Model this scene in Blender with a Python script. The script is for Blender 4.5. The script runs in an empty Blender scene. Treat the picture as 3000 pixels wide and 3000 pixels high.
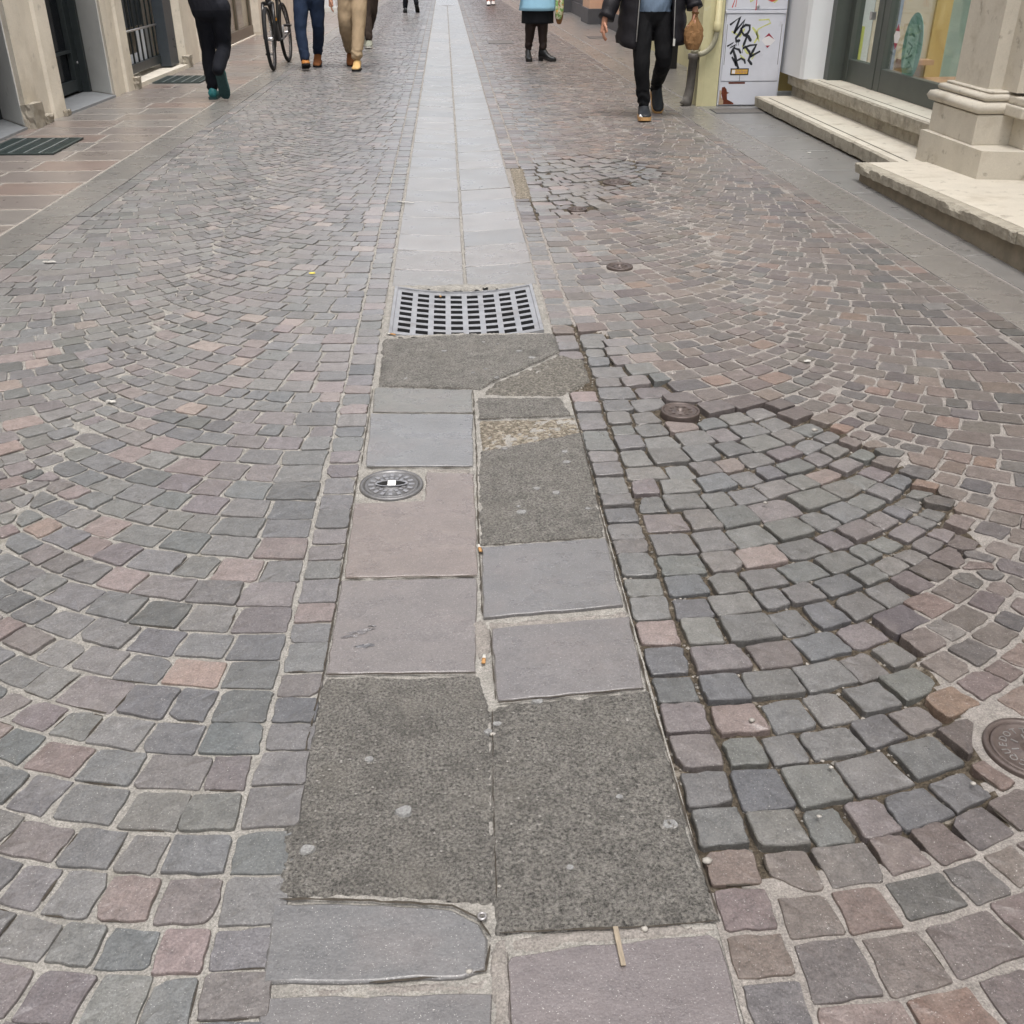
import bpy, bmesh, math, random
import numpy as np
from mathutils import Vector, Matrix, noise as mnoise

# ------------------------------------------------------------------ camera, sky, sun, exposure
SC = bpy.context.scene
COL = SC.collection
rad = math.radians
cam_d = bpy.data.cameras.new('camera')
cam_d.sensor_width = 36.0
cam_d.lens = 35.4
cam_d.clip_start = 0.05
cam_d.clip_end = 600.0
cam = bpy.data.objects.new('camera', cam_d)
cam.location = (0.0, 0.0, 1.30)
cam.rotation_euler = (rad(90 - 29.2), 0.0, rad(-3.387))
COL.objects.link(cam)
SC.camera = cam

SUN_EL, SUN_AZ = 74.0, 172.0          # azimuth measured from +Y (up the street) towards +X
w = bpy.data.worlds.new('World')
SC.world = w
w.use_nodes = True
wn, wl = w.node_tree.nodes, w.node_tree.links
wn.clear()
wo = wn.new('ShaderNodeOutputWorld'); wb = wn.new('ShaderNodeBackground')
sky = wn.new('ShaderNodeTexSky'); sky.sky_type = 'NISHITA'; sky.sun_disc = False
sky.sun_elevation = rad(SUN_EL); sky.sun_rotation = rad(SUN_AZ)
sky.air_density = 1.0; sky.dust_density = 4.0; sky.ozone_density = 1.0
hs = wn.new('ShaderNodeHueSaturation'); hs.inputs['Saturation'].default_value = 0.40   # cloud cover greys the sky
wl.new(sky.outputs[0], hs.inputs['Color']); wl.new(hs.outputs[0], wb.inputs['Color'])
wb.inputs['Strength'].default_value = 0.15
wl.new(wb.outputs[0], wo.inputs['Surface'])

sun_d = bpy.data.lights.new('sun', 'SUN')
sun_d.energy = 0.7; sun_d.angle = rad(24); sun_d.color = (1.0, 0.97, 0.93)
sun = bpy.data.objects.new('sun', sun_d)
COL.objects.link(sun)
e, a_ = rad(SUN_EL), rad(SUN_AZ)
sdir = Vector((math.sin(a_) * math.cos(e), math.cos(a_) * math.cos(e), math.sin(e)))
sun.rotation_euler = (-sdir).to_track_quat('-Z', 'Y').to_euler()
sun.location = (0, 0, 20)

vs = SC.view_settings
vs.view_transform = 'Standard'; vs.look = 'None'; vs.gamma = 1.0; vs.use_curve_mapping = False
vs.exposure = 1.35
SC.cycles.max_bounces = 6
SC.cycles.use_denoising = True

RN = random.Random(11)
U = RN.uniform

# ------------------------------------------------------------------ material helpers
def nd(nt, t, **kw):
    n = nt.nodes.new(t)
    for k, v in kw.items():
        setattr(n, k, v)
    return n

def mat(name, base=(.5, .5, .5), rough=.6, spec=.5, metal=0.0, attr=False, var=0.0, vscale=30.0,
        bump=0.0, bscale=80.0, bdist=.002, speck=0.0, sscale=500.0, speck_col=(.75, .73, .7), stain=None,
        rvar=0.0, speck_scale=None, stretch=None, coat=0.0, alpha=1.0, trans=0.0, fine=0.0):
    m = bpy.data.materials.new(name); m.use_nodes = True
    nt = m.node_tree; L = nt.links
    b = nt.nodes['Principled BSDF']
    b.inputs['Roughness'].default_value = rough
    b.inputs['Specular IOR Level'].default_value = spec
    b.inputs['Metallic'].default_value = metal
    b.inputs['Coat Weight'].default_value = coat
    b.inputs['Alpha'].default_value = alpha
    b.inputs['Transmission Weight'].default_value = trans
    geo = nd(nt, 'ShaderNodeNewGeometry')
    pos = geo.outputs['Position']
    if stretch:
        mp = nd(nt, 'ShaderNodeMapping'); mp.inputs['Scale'].default_value = stretch
        L.new(pos, mp.inputs['Vector']); pos = mp.outputs[0]
    if attr:
        at = nd(nt, 'ShaderNodeAttribute', attribute_name='Col'); col = at.outputs['Color']
    else:
        rgb = nd(nt, 'ShaderNodeRGB'); rgb.outputs[0].default_value = (*base, 1); col = rgb.outputs[0]
    def noise(scale, detail=4.0, ro=.6):
        n = nd(nt, 'ShaderNodeTexNoise'); n.inputs['Scale'].default_value = scale
        n.inputs['Detail'].default_value = detail; n.inputs['Roughness'].default_value = ro
        L.new(pos, n.inputs['Vector']); return n.outputs['Fac']
    def mrange(v, a, b_, c, d, clamp=True):
        r = nd(nt, 'ShaderNodeMapRange', clamp=clamp)
        for i, x in enumerate((a, b_, c, d)): r.inputs[i + 1].default_value = x
        L.new(v, r.inputs[0]); return r.outputs[0]
    def mul(c, f):
        x = nd(nt, 'ShaderNodeMix', data_type='RGBA', blend_type='MULTIPLY'); x.inputs[0].default_value = 1
        L.new(c, x.inputs[6]); L.new(f, x.inputs[7]); return x.outputs[2]
    def mixc(fac, c, c2):
        x = nd(nt, 'ShaderNodeMix', data_type='RGBA')
        L.new(fac, x.inputs[0]); L.new(c, x.inputs[6])
        if isinstance(c2, tuple): x.inputs[7].default_value = (*c2, 1)
        else: L.new(c2, x.inputs[7])
        return x.outputs[2]
    if var:
        col = mul(col, mrange(noise(vscale, 5), .25, .75, 1 - var, 1 + var))
    if fine:
        col = mul(col, mrange(noise(sscale * .8, 3, .75), .3, .7, 1 - fine, 1 + fine))
    if stain:                                           # (colour, noise scale, threshold, softness, strength)
        for sc_, s_, th, so, st in stain:
            col = mixc(mrange(noise(s_, 6), th, th + so, 0, st), col, sc_)
    if speck:
        v = nd(nt, 'ShaderNodeTexVoronoi'); v.inputs['Scale'].default_value = speck_scale or sscale
        L.new(pos, v.inputs['Vector'])
        sep = nd(nt, 'ShaderNodeSeparateColor'); L.new(v.outputs['Color'], sep.inputs[0])
        f1 = mrange(sep.outputs[0], 1 - speck, 1 - speck + .02, 0, .6)
        col = mixc(f1, col, speck_col)
    L.new(col, b.inputs['Base Color'])
    if rvar:
        L.new(mrange(noise(vscale * .5, 4), .3, .7, max(.05, rough - rvar), min(1, rough + rvar)), b.inputs['Roughness'])
    if bump:
        bp = nd(nt, 'ShaderNodeBump'); bp.inputs['Strength'].default_value = bump
        bp.inputs['Distance'].default_value = bdist
        n1 = noise(bscale, 8, .65)
        L.new(n1, bp.inputs['Height']); L.new(bp.outputs[0], b.inputs['Normal'])
    return m

M = {}
def cobble_mat(name, far, right):
    st = [((.21, .185, .165), 11, .54, .25, .35), ((.065, .055, .05), 16, .54, .3, .4)] if right else [((.21, .20, .185), 9, .54, .25, .3), ((.07, .068, .066), 16, .54, .3, .4)]
    return mat(name, attr=True, rough=(.40 if far else .38) if right else (.36 if far else .34), spec=.55 if right else .65, var=.26 if right else .22, vscale=40 if right else 34, fine=.38, sscale=300,
               speck=.014, speck_scale=800, bump=.4 if far else .75, bscale=42, bdist=.003 if far else .005, rvar=.07, stain=st)
M['cobble'] = cobble_mat('cobble_stone', False, False); M['cobble_far'] = cobble_mat('cobble_stone_polished', True, False)
M['cobble_right'] = cobble_mat('cobble_stone_rough', False, True); M['cobble_right_far'] = cobble_mat('cobble_stone_rough_polished', True, True)
M['slab'] = mat('cleft_slab', attr=True, rough=.30, spec=.65, var=.16, vscale=16, fine=.30, sscale=300, speck=.018, speck_scale=800, bump=.6, bscale=34, bdist=.005, rvar=.07, stretch=(1, 1.35, 1),
                stain=[((.20, .17, .16), 5, .50, .3, .4), ((.09, .087, .085), 8, .52, .3, .4)])
M['slab_far'] = mat('polished_slab', attr=True, rough=.31, spec=.55, var=.14, vscale=9, fine=.2, sscale=200, bump=.3, bscale=30, bdist=.003, rvar=.06, stretch=(1, 1.35, 1), stain=[((.20, .18, .17), 3, .5, .3, .35), ((.09, .087, .085), 6, .54, .3, .35)])
M['mortar_left'] = mat('mortar_left', (.245, .234, .214), .8, .35, var=.26, vscale=26, fine=.45, sscale=330, bump=.9, bscale=150, bdist=.004,
                       stain=[((.16, .15, .12), 9, .60, .10, .5)])
M['mortar_right'] = mat('mortar_right', (.225, .207, .19), .8, .35, var=.24, vscale=30, fine=.42, sscale=330, bump=.9, bscale=150, bdist=.004,
                        stain=[((.2, .18, .15), 8, .63, .1, .5)])
M['dirt'] = mat('joint_dirt', (.085, .07, .052), .95, .15, var=.6, vscale=60, fine=.5, sscale=200, bump=1, bscale=120, bdist=.01,
                stain=[((.30, .27, .23), 30, .58, .1, .8)])
M['crack'] = mat('crack_dirt', (.055, .048, .04), .95, .1, var=.4, vscale=80)
M['asphalt'] = mat('asphalt', (.178, .170, .156), .6, .5, var=.28, vscale=26, fine=.9, sscale=230, speck=.11, speck_scale=250, speck_col=(.30, .285, .255), bump=1.0, bscale=120, bdist=.02, stain=[((.075, .072, .066), 9, .52, .2, .6), ((.23, .215, .19), 6, .54, .2, .5)])
M['aggregate'] = mat('exposed_aggregate', (.19, .165, .13), .85, .3, var=.3, vscale=90, fine=.7, sscale=130, speck=.2, speck_col=(.42, .38, .31), bump=1.0, bscale=110, bdist=.014)
M['aggregate_grey'] = mat('worn_concrete_grey', (.16, .15, .132), .82, .3, var=.3, vscale=60, fine=.7, sscale=160, speck=.08, speck_scale=200, speck_col=(.36, .33, .28), bump=1.0, bscale=110, bdist=.016)
M['gum'] = mat('trodden_gum', (.19, .19, .187), .7, .3, var=.2, vscale=120, fine=.3, sscale=300)
M['far_road'] = mat('far_cobbles', (.14, .135, .135), .5, .45, var=.25, vscale=14, fine=.2, sscale=60, bump=.5, bscale=20, bdist=.008)
M['earth'] = mat('sub_base', (.12, .11, .10), .95, .2, var=.3, vscale=5)
M['iron_brown'] = mat('rusty_iron', (.095, .075, .068), .5, .5, metal=.35, var=.25, vscale=60, bump=.35, bscale=200, bdist=.002, rvar=.12)
M['iron_grey'] = mat('worn_iron', (.17, .168, .17), .48, .5, metal=.55, var=.25, vscale=50, bump=.3, bscale=200, bdist=.002, rvar=.12)
M['iron_bright'] = mat('polished_iron', (.33, .32, .32), .36, .5, metal=.7, var=.2, vscale=60)
M['grate'] = mat('grate_iron', (.285, .29, .305), .48, .5, metal=.35, var=.25, vscale=18, bump=.3, bscale=160, bdist=.002, rvar=.1, stain=[((.12, .10, .085), 7, .56, .15, .5)])
M['pit'] = mat('pit_dark', (.02, .02, .02), .9, .1)
M['white'] = mat('white_plastic', (.78, .78, .76), .5)
M['paper'] = mat('paper', (.45, .44, .41), .8, .2)
M['orange'] = mat('cork_tip', (.40, .22, .09), .7, .2)
M['wood'] = mat('stick_wood', (.25, .21, .16), .75, .2, var=.3, vscale=60, stretch=(6, 1, 1))
M['leaf'] = mat('yellow_leaf', (.62, .52, .08), .6)
M['cream_joint'] = mat('cream_joint', (.27, .25, .222), .85, .3, var=.15, vscale=25, fine=.2, sscale=200, bump=.6, bscale=90, bdist=.004)
M['pebble'] = mat('pebble', attr=True, rough=.8, spec=.3)

# ------------------------------------------------------------------ mesh helpers
def new_mesh(name, verts, faces, mats, fmi=None, cols=None, smooth=None):
    me = bpy.data.meshes.new(name)
    me.from_pydata([tuple(v) for v in verts], [], [tuple(f) for f in faces])
    for m in (mats if isinstance(mats, (list, tuple)) else [mats]):
        me.materials.append(M[m] if isinstance(m, str) else m)
    if fmi is not None:
        me.polygons.foreach_set('material_index', fmi)
    if cols is not None:
        ca = me.color_attributes.new('Col', 'FLOAT_COLOR', 'POINT')
        arr = np.ones((len(verts), 4), 'f')
        arr[:, :3] = np.array(cols, 'f')
        ca.data.foreach_set('color', arr.ravel())
    if smooth is not None:
        me.polygons.foreach_set('use_smooth', np.full(len(me.polygons), smooth) if isinstance(smooth, bool) else smooth)
    me.update()
    return me

def link(name, me, parent=None, loc=None, kind=None, label=None, cat=None, group=None):
    o = bpy.data.objects.new(name, me)
    COL.objects.link(o)
    if parent is not None: o.parent = parent
    if loc is not None: o.location = loc
    if kind: o['kind'] = kind
    if label: o['label'] = label
    if cat: o['category'] = cat
    if group: o['group'] = group
    return o

def thing(name, label, cat, loc=(0, 0, 0), rz=0.0, group=None):
    o = link(name, None, loc=loc, label=label, cat=cat, group=group)
    o.empty_display_size = .1
    o.rotation_euler = (0, 0, rz)
    return o

class MB:
    """collects shapes, builds ONE mesh object"""
    def __init__(s): s.v = []; s.f = []; s.sm = []; s.mi = []; s.c = []
    def add(s, vs_, fs_, smooth=False, mi=0, col=None):
        o = len(s.v); s.v += [tuple(p) for p in vs_]
        for f in fs_: s.f.append(tuple(i + o for i in f)); s.sm.append(smooth); s.mi.append(mi)
        if col is not None: s.c += [col] * len(vs_)
        return s
    def box(s, x0, x1, y0, y1, z0, z1, bev=0.0, mi=0):
        if bev <= 0:
            v = [(x, y, z) for z in (z0, z1) for y in (y0, y1) for x in (x0, x1)]
            return s.add(v, [(0, 2, 3, 1), (4, 5, 7, 6), (0, 1, 5, 4), (2, 6, 7, 3), (0, 4, 6, 2), (1, 3, 7, 5)], mi=mi)
        bm = bmesh.new(); bmesh.ops.create_cube(bm, size=1)
        for q in bm.verts: q.co = Vector(((x0 + x1) / 2 + q.co.x * (x1 - x0), (y0 + y1) / 2 + q.co.y * (y1 - y0), (z0 + z1) / 2 + q.co.z * (z1 - z0)))
        bmesh.ops.bevel(bm, geom=bm.edges[:], offset=bev, segments=2, affect='EDGES', profile=.6)
        s.bm(bm, mi=mi); return s
    def bm(s, bm, smooth=False, mi=0):
        bm.verts.index_update(); bm.verts.ensure_lookup_table()
        s.add([q.co[:] for q in bm.verts], [[q.index for q in f.verts] for f in bm.faces], smooth, mi); bm.free(); return s
    def prism(s, poly, z0, z1, mi=0):
        n = len(poly)
        v = [(x, y, z0) for x, y in poly] + [(x, y, z1) for x, y in poly]
        f = [tuple(range(n - 1, -1, -1)), tuple(range(n, 2 * n))] + [(i, (i + 1) % n, n + (i + 1) % n, n + i) for i in range(n)]
        return s.add(v, f, mi=mi)
    def tube(s, pts, seg=10, caps=True, smooth=True, mi=0):
        """pts: (x,y,z,r) or (x,y,z,rx,ry): swept rings"""
        P = [Vector(p[:3]) for p in pts]; n = len(P); rings = []
        prev = None
        for i in range(n):
            t = (P[min(i + 1, n - 1)] - P[max(i - 1, 0)])
            t = t.normalized() if t.length > 1e-9 else Vector((0, 0, 1))
            if prev is None:
                ax = Vector((1, 0, 0)) if abs(t.x) < .9 else Vector((0, 1, 0))
                u = (ax - t * ax.dot(t)).normalized()
            else:
                u = (prev - t * prev.dot(t)).normalized()
            prev = u; vv = t.cross(u)
            r1 = pts[i][3]; r2 = pts[i][4] if len(pts[i]) > 4 else r1
            rings.append([P[i] + u * (r1 * math.cos(2 * math.pi * k / seg)) + vv * (r2 * math.sin(2 * math.pi * k / seg)) for k in range(seg)])
        v = [q for r in rings for q in r]
        f = [(i * seg + k, i * seg + (k + 1) % seg, (i + 1) * seg + (k + 1) % seg, (i + 1) * seg + k) for i in range(n - 1) for k in range(seg)]
        if caps:
            f.append(tuple(range(seg - 1, -1, -1))); f.append(tuple((n - 1) * seg + k for k in range(seg)))
        return s.add(v, f, smooth, mi)
    def lathe(s, prof, c=(0, 0, 0), seg=32, smooth=True, mi=0, closed=False):
        v = []; f = []; n = len(prof)
        for r, z in prof:
            for k in range(seg):
                a = 2 * math.pi * k / seg
                v.append((c[0] + r * math.cos(a), c[1] + r * math.sin(a), c[2] + z))
        for i in range(n - 1):
            for k in range(seg):
                f.append((i * seg + k, i * seg + (k + 1) % seg, (i + 1) * seg + (k + 1) % seg, (i + 1) * seg + k))
        if prof[-1][0] > 1e-6: f.append(tuple((n - 1) * seg + k for k in range(seg)))
        return s.add(v, f, smooth, mi)
    def torus(s, c, R_, r, axis='x', seg=40, ss=8, mi=0):
        v = []; f = []
        for i in range(seg):
            a = 2 * math.pi * i / seg
            for k in range(ss):
                b = 2 * math.pi * k / ss; q = R_ + r * math.cos(b)
                p = (r * math.sin(b), q * math.cos(a), q * math.sin(a)) if axis == 'x' else (q * math.cos(a), q * math.sin(a), r * math.sin(b))
                v.append((c[0] + p[0], c[1] + p[1], c[2] + p[2]))
        for i in range(seg):
            for k in range(ss):
                f.append((i * ss + k, ((i + 1) % seg) * ss + k, ((i + 1) % seg) * ss + (k + 1) % ss, i * ss + (k + 1) % ss))
        return s.add(v, f, True, mi)
    def build(s, name, mats, parent=None, **kw):
        me = new_mesh(name, s.v, s.f, mats, s.mi, s.c if s.c else None, s.sm)
        return link(name, me, parent, **kw)

# ------------------------------------------------------------------ plane geometry helpers
def area(p):
    return .5 * sum(p[i][0] * p[(i + 1) % len(p)][1] - p[(i + 1) % len(p)][0] * p[i][1] for i in range(len(p)))
def centroid(p):
    n = len(p); return (sum(q[0] for q in p) / n, sum(q[1] for q in p) / n)
def clip(poly, px, py, nx, ny):
    """keep the part where (q-p).n <= 0"""
    out = []
    n = len(poly)
    for i in range(n):
        a, b = poly[i], poly[(i + 1) % n]
        da = (a[0] - px) * nx + (a[1] - py) * ny; db = (b[0] - px) * nx + (b[1] - py) * ny
        if da <= 0: out.append(a)
        if (da < 0 < db) or (db < 0 < da):
            t = da / (da - db); out.append((a[0] + (b[0] - a[0]) * t, a[1] + (b[1] - a[1]) * t))
    return out
def inset(poly, g):
    """g: gap per edge function"""
    out = list(poly); n = len(poly)
    for i in range(n):
        a, b = poly[i], poly[(i + 1) % n]
        dx, dy = b[0] - a[0], b[1] - a[1]; l = math.hypot(dx, dy)
        if l < 1e-6: continue
        nx, ny = dy / l, -dx / l            # outward for ccw
        gg = g() if callable(g) else g
        out = clip(out, a[0] - nx * gg, a[1] - ny * gg, nx, ny)
        if len(out) < 3: return []
    return out
def inside(p, poly):
    x, y = p; c = False; n = len(poly); j = n - 1
    for i in range(n):
        if (poly[i][1] > y) != (poly[j][1] > y) and x < (poly[j][0] - poly[i][0]) * (y - poly[i][1]) / (poly[j][1] - poly[i][1]) + poly[i][0]: c = not c
        j = i
    return c
def roundpoly(poly, c, lod, jit):
    """rounded, slightly uneven outline"""
    # merge tiny edges
    q = [poly[i] for i in range(len(poly)) if math.dist(poly[i], poly[i - 1]) > .006]
    n = len(q); out = []
    if n < 3: return []
    for i in range(n):
        a, b, d = q[i - 1], q[i], q[(i + 1) % n]
        l1, l2 = math.dist(a, b), math.dist(b, d)
        c1 = min(c * U(.6, 1.5), .38 * l1); c2 = min(c * U(.6, 1.5), .38 * l2)
        p1 = (b[0] + (a[0] - b[0]) * c1 / l1, b[1] + (a[1] - b[1]) * c1 / l1)
        p2 = (b[0] + (d[0] - b[0]) * c2 / l2, b[1] + (d[1] - b[1]) * c2 / l2)
        out.append(p1)
        if lod == 0: out.append((.5 * b[0] + .25 * (p1[0] + p2[0]), .5 * b[1] + .25 * (p1[1] + p2[1])))
        out.append(p2)
        if lod == 0 and l2 > .05:
            for t in (.38, .62): out.append((b[0] + (d[0] - b[0]) * t, b[1] + (d[1] - b[1]) * t))
        elif lod <= 1 and l2 > .035: out.append(((b[0] + d[0]) / 2, (b[1] + d[1]) / 2))
    res = []; m = len(out)
    for i in range(m):
        j = min(jit, .28 * math.dist(out[i], out[i - 1]), .28 * math.dist(out[i], out[(i + 1) % m]))
        res.append((out[i][0] + U(-j, j), out[i][1] + U(-j, j)))
    return res
# ------------------------------------------------------------------ layout of the street (metres; Y runs up the street)
def kerb_l(y): return -2.345 + .017 * (y - 5.4)          # cream joint on the left
def kerb_r(y): return 2.465 - .020 * (y - 4.5)           # joint on the right
def inner_l(y): return kerb_l(y) + .25
def inner_r(y): return kerb_r(y) - .27
STRIP_L, STRIP_R = -.285, .378
YEND = 33.0
PATCH = [(.38, 3.746), (.467, 3.783), (.557, 3.675), (.562, 3.518), (.591, 3.285), (.672, 3.247), (.726, 3.085), (.782, 2.963), (.909, 3.007),
         (.961, 2.939), (1.037, 3.022), (1.12, 2.859), (1.146, 2.751), (1.217, 2.623), (1.254, 2.45), (1.286, 2.394), (1.279, 2.254), (1.255, 2.118),
         (1.178, 2.038), (1.01, 1.937), (1.019, 1.876), (.917, 1.825), (.914, 1.764), (.967, 1.709), (.907, 1.656), (.917, 1.59), (.874, 1.485),
         (.921, 1.472), (.87, 1.394), (.914, 1.363), (.879, 1.288), (.891, 1.231), (.802, 1.2), (.729, 1.173), (.636, 1.167), (.471, 1.143), (.37, 1.119)]
LOOSE = [(.47, 7.14), (.94, 7.57), (1.32, 7.28), (1.46, 6.9), (1.01, 6.33), (.77, 5.79), (.45, 5.64)]
HOLES = [(.72, 2.96, .068), (.78, 4.64, .066), (.72, 5.85, .062), (1.06, 6.61, .09), (1.047, 1.36, .089)]
T1 = [(.126, 3.235), (.381, 3.501), (.464, 3.457), (.461, 3.25), (.351, 3.113), (.078, 3.152)]
BLOCK = [(.385, 6.14), (.485, 6.16), (.50, 7.12), (.40, 7.08)]

def nz(x, y, s=1.0, k=0.0): return mnoise.noise(Vector((x * s, y * s, k)))
def in_patch(x, y): return .3 < x < 1.4 and 1.05 < y < 3.85 and inside((x, y), PATCH)
def in_loose(x, y): return .4 < x < 1.5 and 5.6 < y < 7.6 and inside((x, y), LOOSE)
def ground_z(x, y): return .0045 * nz(x, y, 1.4) + .002 * nz(x, y, 4.0, 3.0)
def edge_dist(x, y, p):
    d = 9.
    for i in range(len(p)):
        a, b = p[i], p[(i + 1) % len(p)]; ex, ey = b[0] - a[0], b[1] - a[1]; l2 = ex * ex + ey * ey
        t = max(0, min(1, ((x - a[0]) * ex + (y - a[1]) * ey) / l2)); d = min(d, (x - a[0] - ex * t) ** 2 + (y - a[1] - ey * t) ** 2)
    return math.sqrt(d)
_dc = {}
def loose_depth(x, y):
    """0 outside, 1 inside the loosened areas, with a ragged rim a few centimetres wide"""
    k = (round(x, 4), round(y, 4))
    if k in _dc: return _dc[k]
    v = 0.0
    for p, bb in ((PATCH, (.3, 1.4, 1.05, 3.85)), (LOOSE, (.4, 1.55, 5.5, 7.7))):
        if bb[0] < x < bb[1] and bb[2] < y < bb[3]:
            d = edge_dist(x, y, p) * (1 if inside((x, y), p) else -1) + .048 + .016 * nz(x, y, 30, 8)
            v = max(v, min(1, max(0, d / .03)))
    _dc[k] = v
    return v
def sink(x, y):
    s = min(1.0, max(0.0, (x - .40) / .35)); s = s * s * (3 - 2 * s)
    return -(.003 + .006 * s)

# ------------------------------------------------------------------ cobble layout: arcs meeting in cusps, straight courses along the edges
stones = []          # dict(poly, field)
def arc_band(field, apex, dr, width, p, kerbside=0):
    Rr = width / math.sin(rad(45)); out = []
    yk = -.45
    while yk < YEND:
        p = PITCH * U(.88, 1.13); y_k = yk; yk += p
        phis = [0.0 if kerbside == 0 else -U(.03, .075)]
        while phis[-1] < rad(47):
            f = math.cos(max(0, phis[-1]))
            phis.append(phis[-1] + p * f * U(.86, 1.42) / Rr)
        jt = U(-.02, .02)
        for i in range(len(phis) - 1):
            c = []
            for ph, t in ((phis[i], 0), (phis[i + 1], 0), (phis[i + 1], 1), (phis[i], 1)):
                x = apex + dr * Rr * math.sin(ph); y = y_k + Rr * (1 - math.cos(ph))
                h = t * p * math.cos(ph)
                c.append((x - dr * math.sin(ph) * h + U(-.004, .004), y + math.cos(ph) * h + U(-.004, .004)))
            if area(c) < 0: c.reverse()
            cx, cy = centroid(c)
            if not .62 < cy < YEND: continue
            out.append(c)
    return out
def course(x0f, x1f, y0, y1, lo=.072, hi=.108):
    y = y0; out = []
    while y < y1:
        l = U(lo, hi); j = U(-.004, .004)
        out.append([(x0f(y), y), (x1f(y), y + j), (x1f(y + l), y + l + j), (x0f(y + l), y + l)]); y += l
    return out

PITCH = .096
def chip_corner(g):
    if U(0, 1) < .35 and len(g) >= 4:
        i = RN.randrange(len(g)); b = g[i]; cx, cy = centroid(g); d = math.dist(b, (cx, cy)); nx, ny = (b[0] - cx) / d, (b[1] - cy) / d; t = U(.005, .014)
        a_ = math.atan2(ny, nx) + U(-.5, .5); nx, ny = math.cos(a_), math.sin(a_)
        q = clip(g, b[0] - nx * t, b[1] - ny * t, nx, ny)
        if len(q) >= 4: return q
    return g
def lay(field, apexA, apexB, cusp, drA):
    A = arc_band(field, apexA, drA, abs(cusp - apexA), PITCH)
    B = arc_band(field, apexB, -drA, abs(cusp - apexB), PITCH, 1)
    res = []
    def side(c, isA):
        cx = centroid(c)[0]
        return (cx - cusp) * drA < (.012 if isA else 0.) if isA else (cx - cusp) * drA > -.012
    A = [c for c in A if side(c, True)]; B = [c for c in B if side(c, False)]
    # where the two half arcs meet, neighbours share the ground between them
    nA = [i for i, c in enumerate(A) if abs(centroid(c)[0] - cusp) < .16]
    nB = [i for i, c in enumerate(B) if abs(centroid(c)[0] - cusp) < .16]
    cells = {}
    for i in nB: cells.setdefault(int(centroid(B[i])[1] / .15), []).append(i)
    dead = set()
    for i in nA:
        ca = centroid(A[i])
        for g in range(int(ca[1] / .15) - 1, int(ca[1] / .15) + 2):
            for j in cells.get(g, []):
                if j in dead or len(A[i]) < 3 or len(B[j]) < 3: continue
                cb = centroid(B[j]); d = math.dist(ca, cb)
                if d > .115: continue
                if d < .034: dead.add(j); continue
                nx, ny = (cb[0] - ca[0]) / d, (cb[1] - ca[1]) / d; mx, my = (ca[0] + cb[0]) / 2, (ca[1] + cb[1]) / 2
                A[i] = clip(A[i], mx, my, nx, ny); B[j] = clip(B[j], mx, my, -nx, -ny)
    return A + [b for j, b in enumerate(B) if j not in dead]

left_polys = lay('left', STRIP_L - .097, -1.965, -1.165, -1)
right_polys = lay('right', STRIP_R + .097, 2.06, 1.265, 1)
left_edge = course(lambda y: STRIP_L - .094 - (.012 if y < 1.4 else 0), lambda y: STRIP_L, .62, YEND)
left_edge += course(lambda y: inner_l(y), lambda y: inner_l(y) + .092, .62, YEND, .08, .12)
right_edge = course(lambda y: STRIP_R, lambda y: STRIP_R + .094, .62, YEND)
right_edge += course(lambda y: inner_r(y) - .092, lambda y: inner_r(y), .62, YEND, .08, .12)

def trim(polys, field, arcs):
    out = []
    for c in polys:
        if len(c) < 3 or area(c) < .0016: continue
        cx, cy = centroid(c)
        if arcs:
            if field == 'left':
                c = clip(c, inner_l(cy) + .094, cy, -1, 0); c = clip(c, STRIP_L - (.108 if cy < 1.4 else .096), cy, 1, 0) if c else c
            else:
                c = clip(c, inner_r(cy) - .094, cy, 1, 0); c = clip(c, STRIP_R + .096, cy, -1, 0) if c else c
            if len(c) < 3 or area(c) < .0016: continue
            cx, cy = centroid(c)
        if field == 'right':
            if inside((cx, cy), T1) or inside((cx, cy), BLOCK): continue
            bad = False
            for hx, hy, hr in HOLES:
                d = math.hypot(cx - hx, cy - hy)
                if d < hr + .012: bad = True; break
                if d < hr + .09:
                    nx, ny = (hx - cx) / d, (hy - cy) / d
                    c = clip(c, hx - nx * (hr + .006), hy - ny * (hr + .006), nx, ny)
            if bad: continue
        if len(c) >= 3 and area(c) > .0015 and area(c) / max(math.dist(c[i], c[i - 1]) for i in range(len(c))) > .028: out.append(c)
    return out
left_polys = trim(left_polys, 'left', True) + trim(left_edge, 'left', False); right_polys = trim(right_polys, 'right', True) + trim(right_edge, 'right', False)

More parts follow.
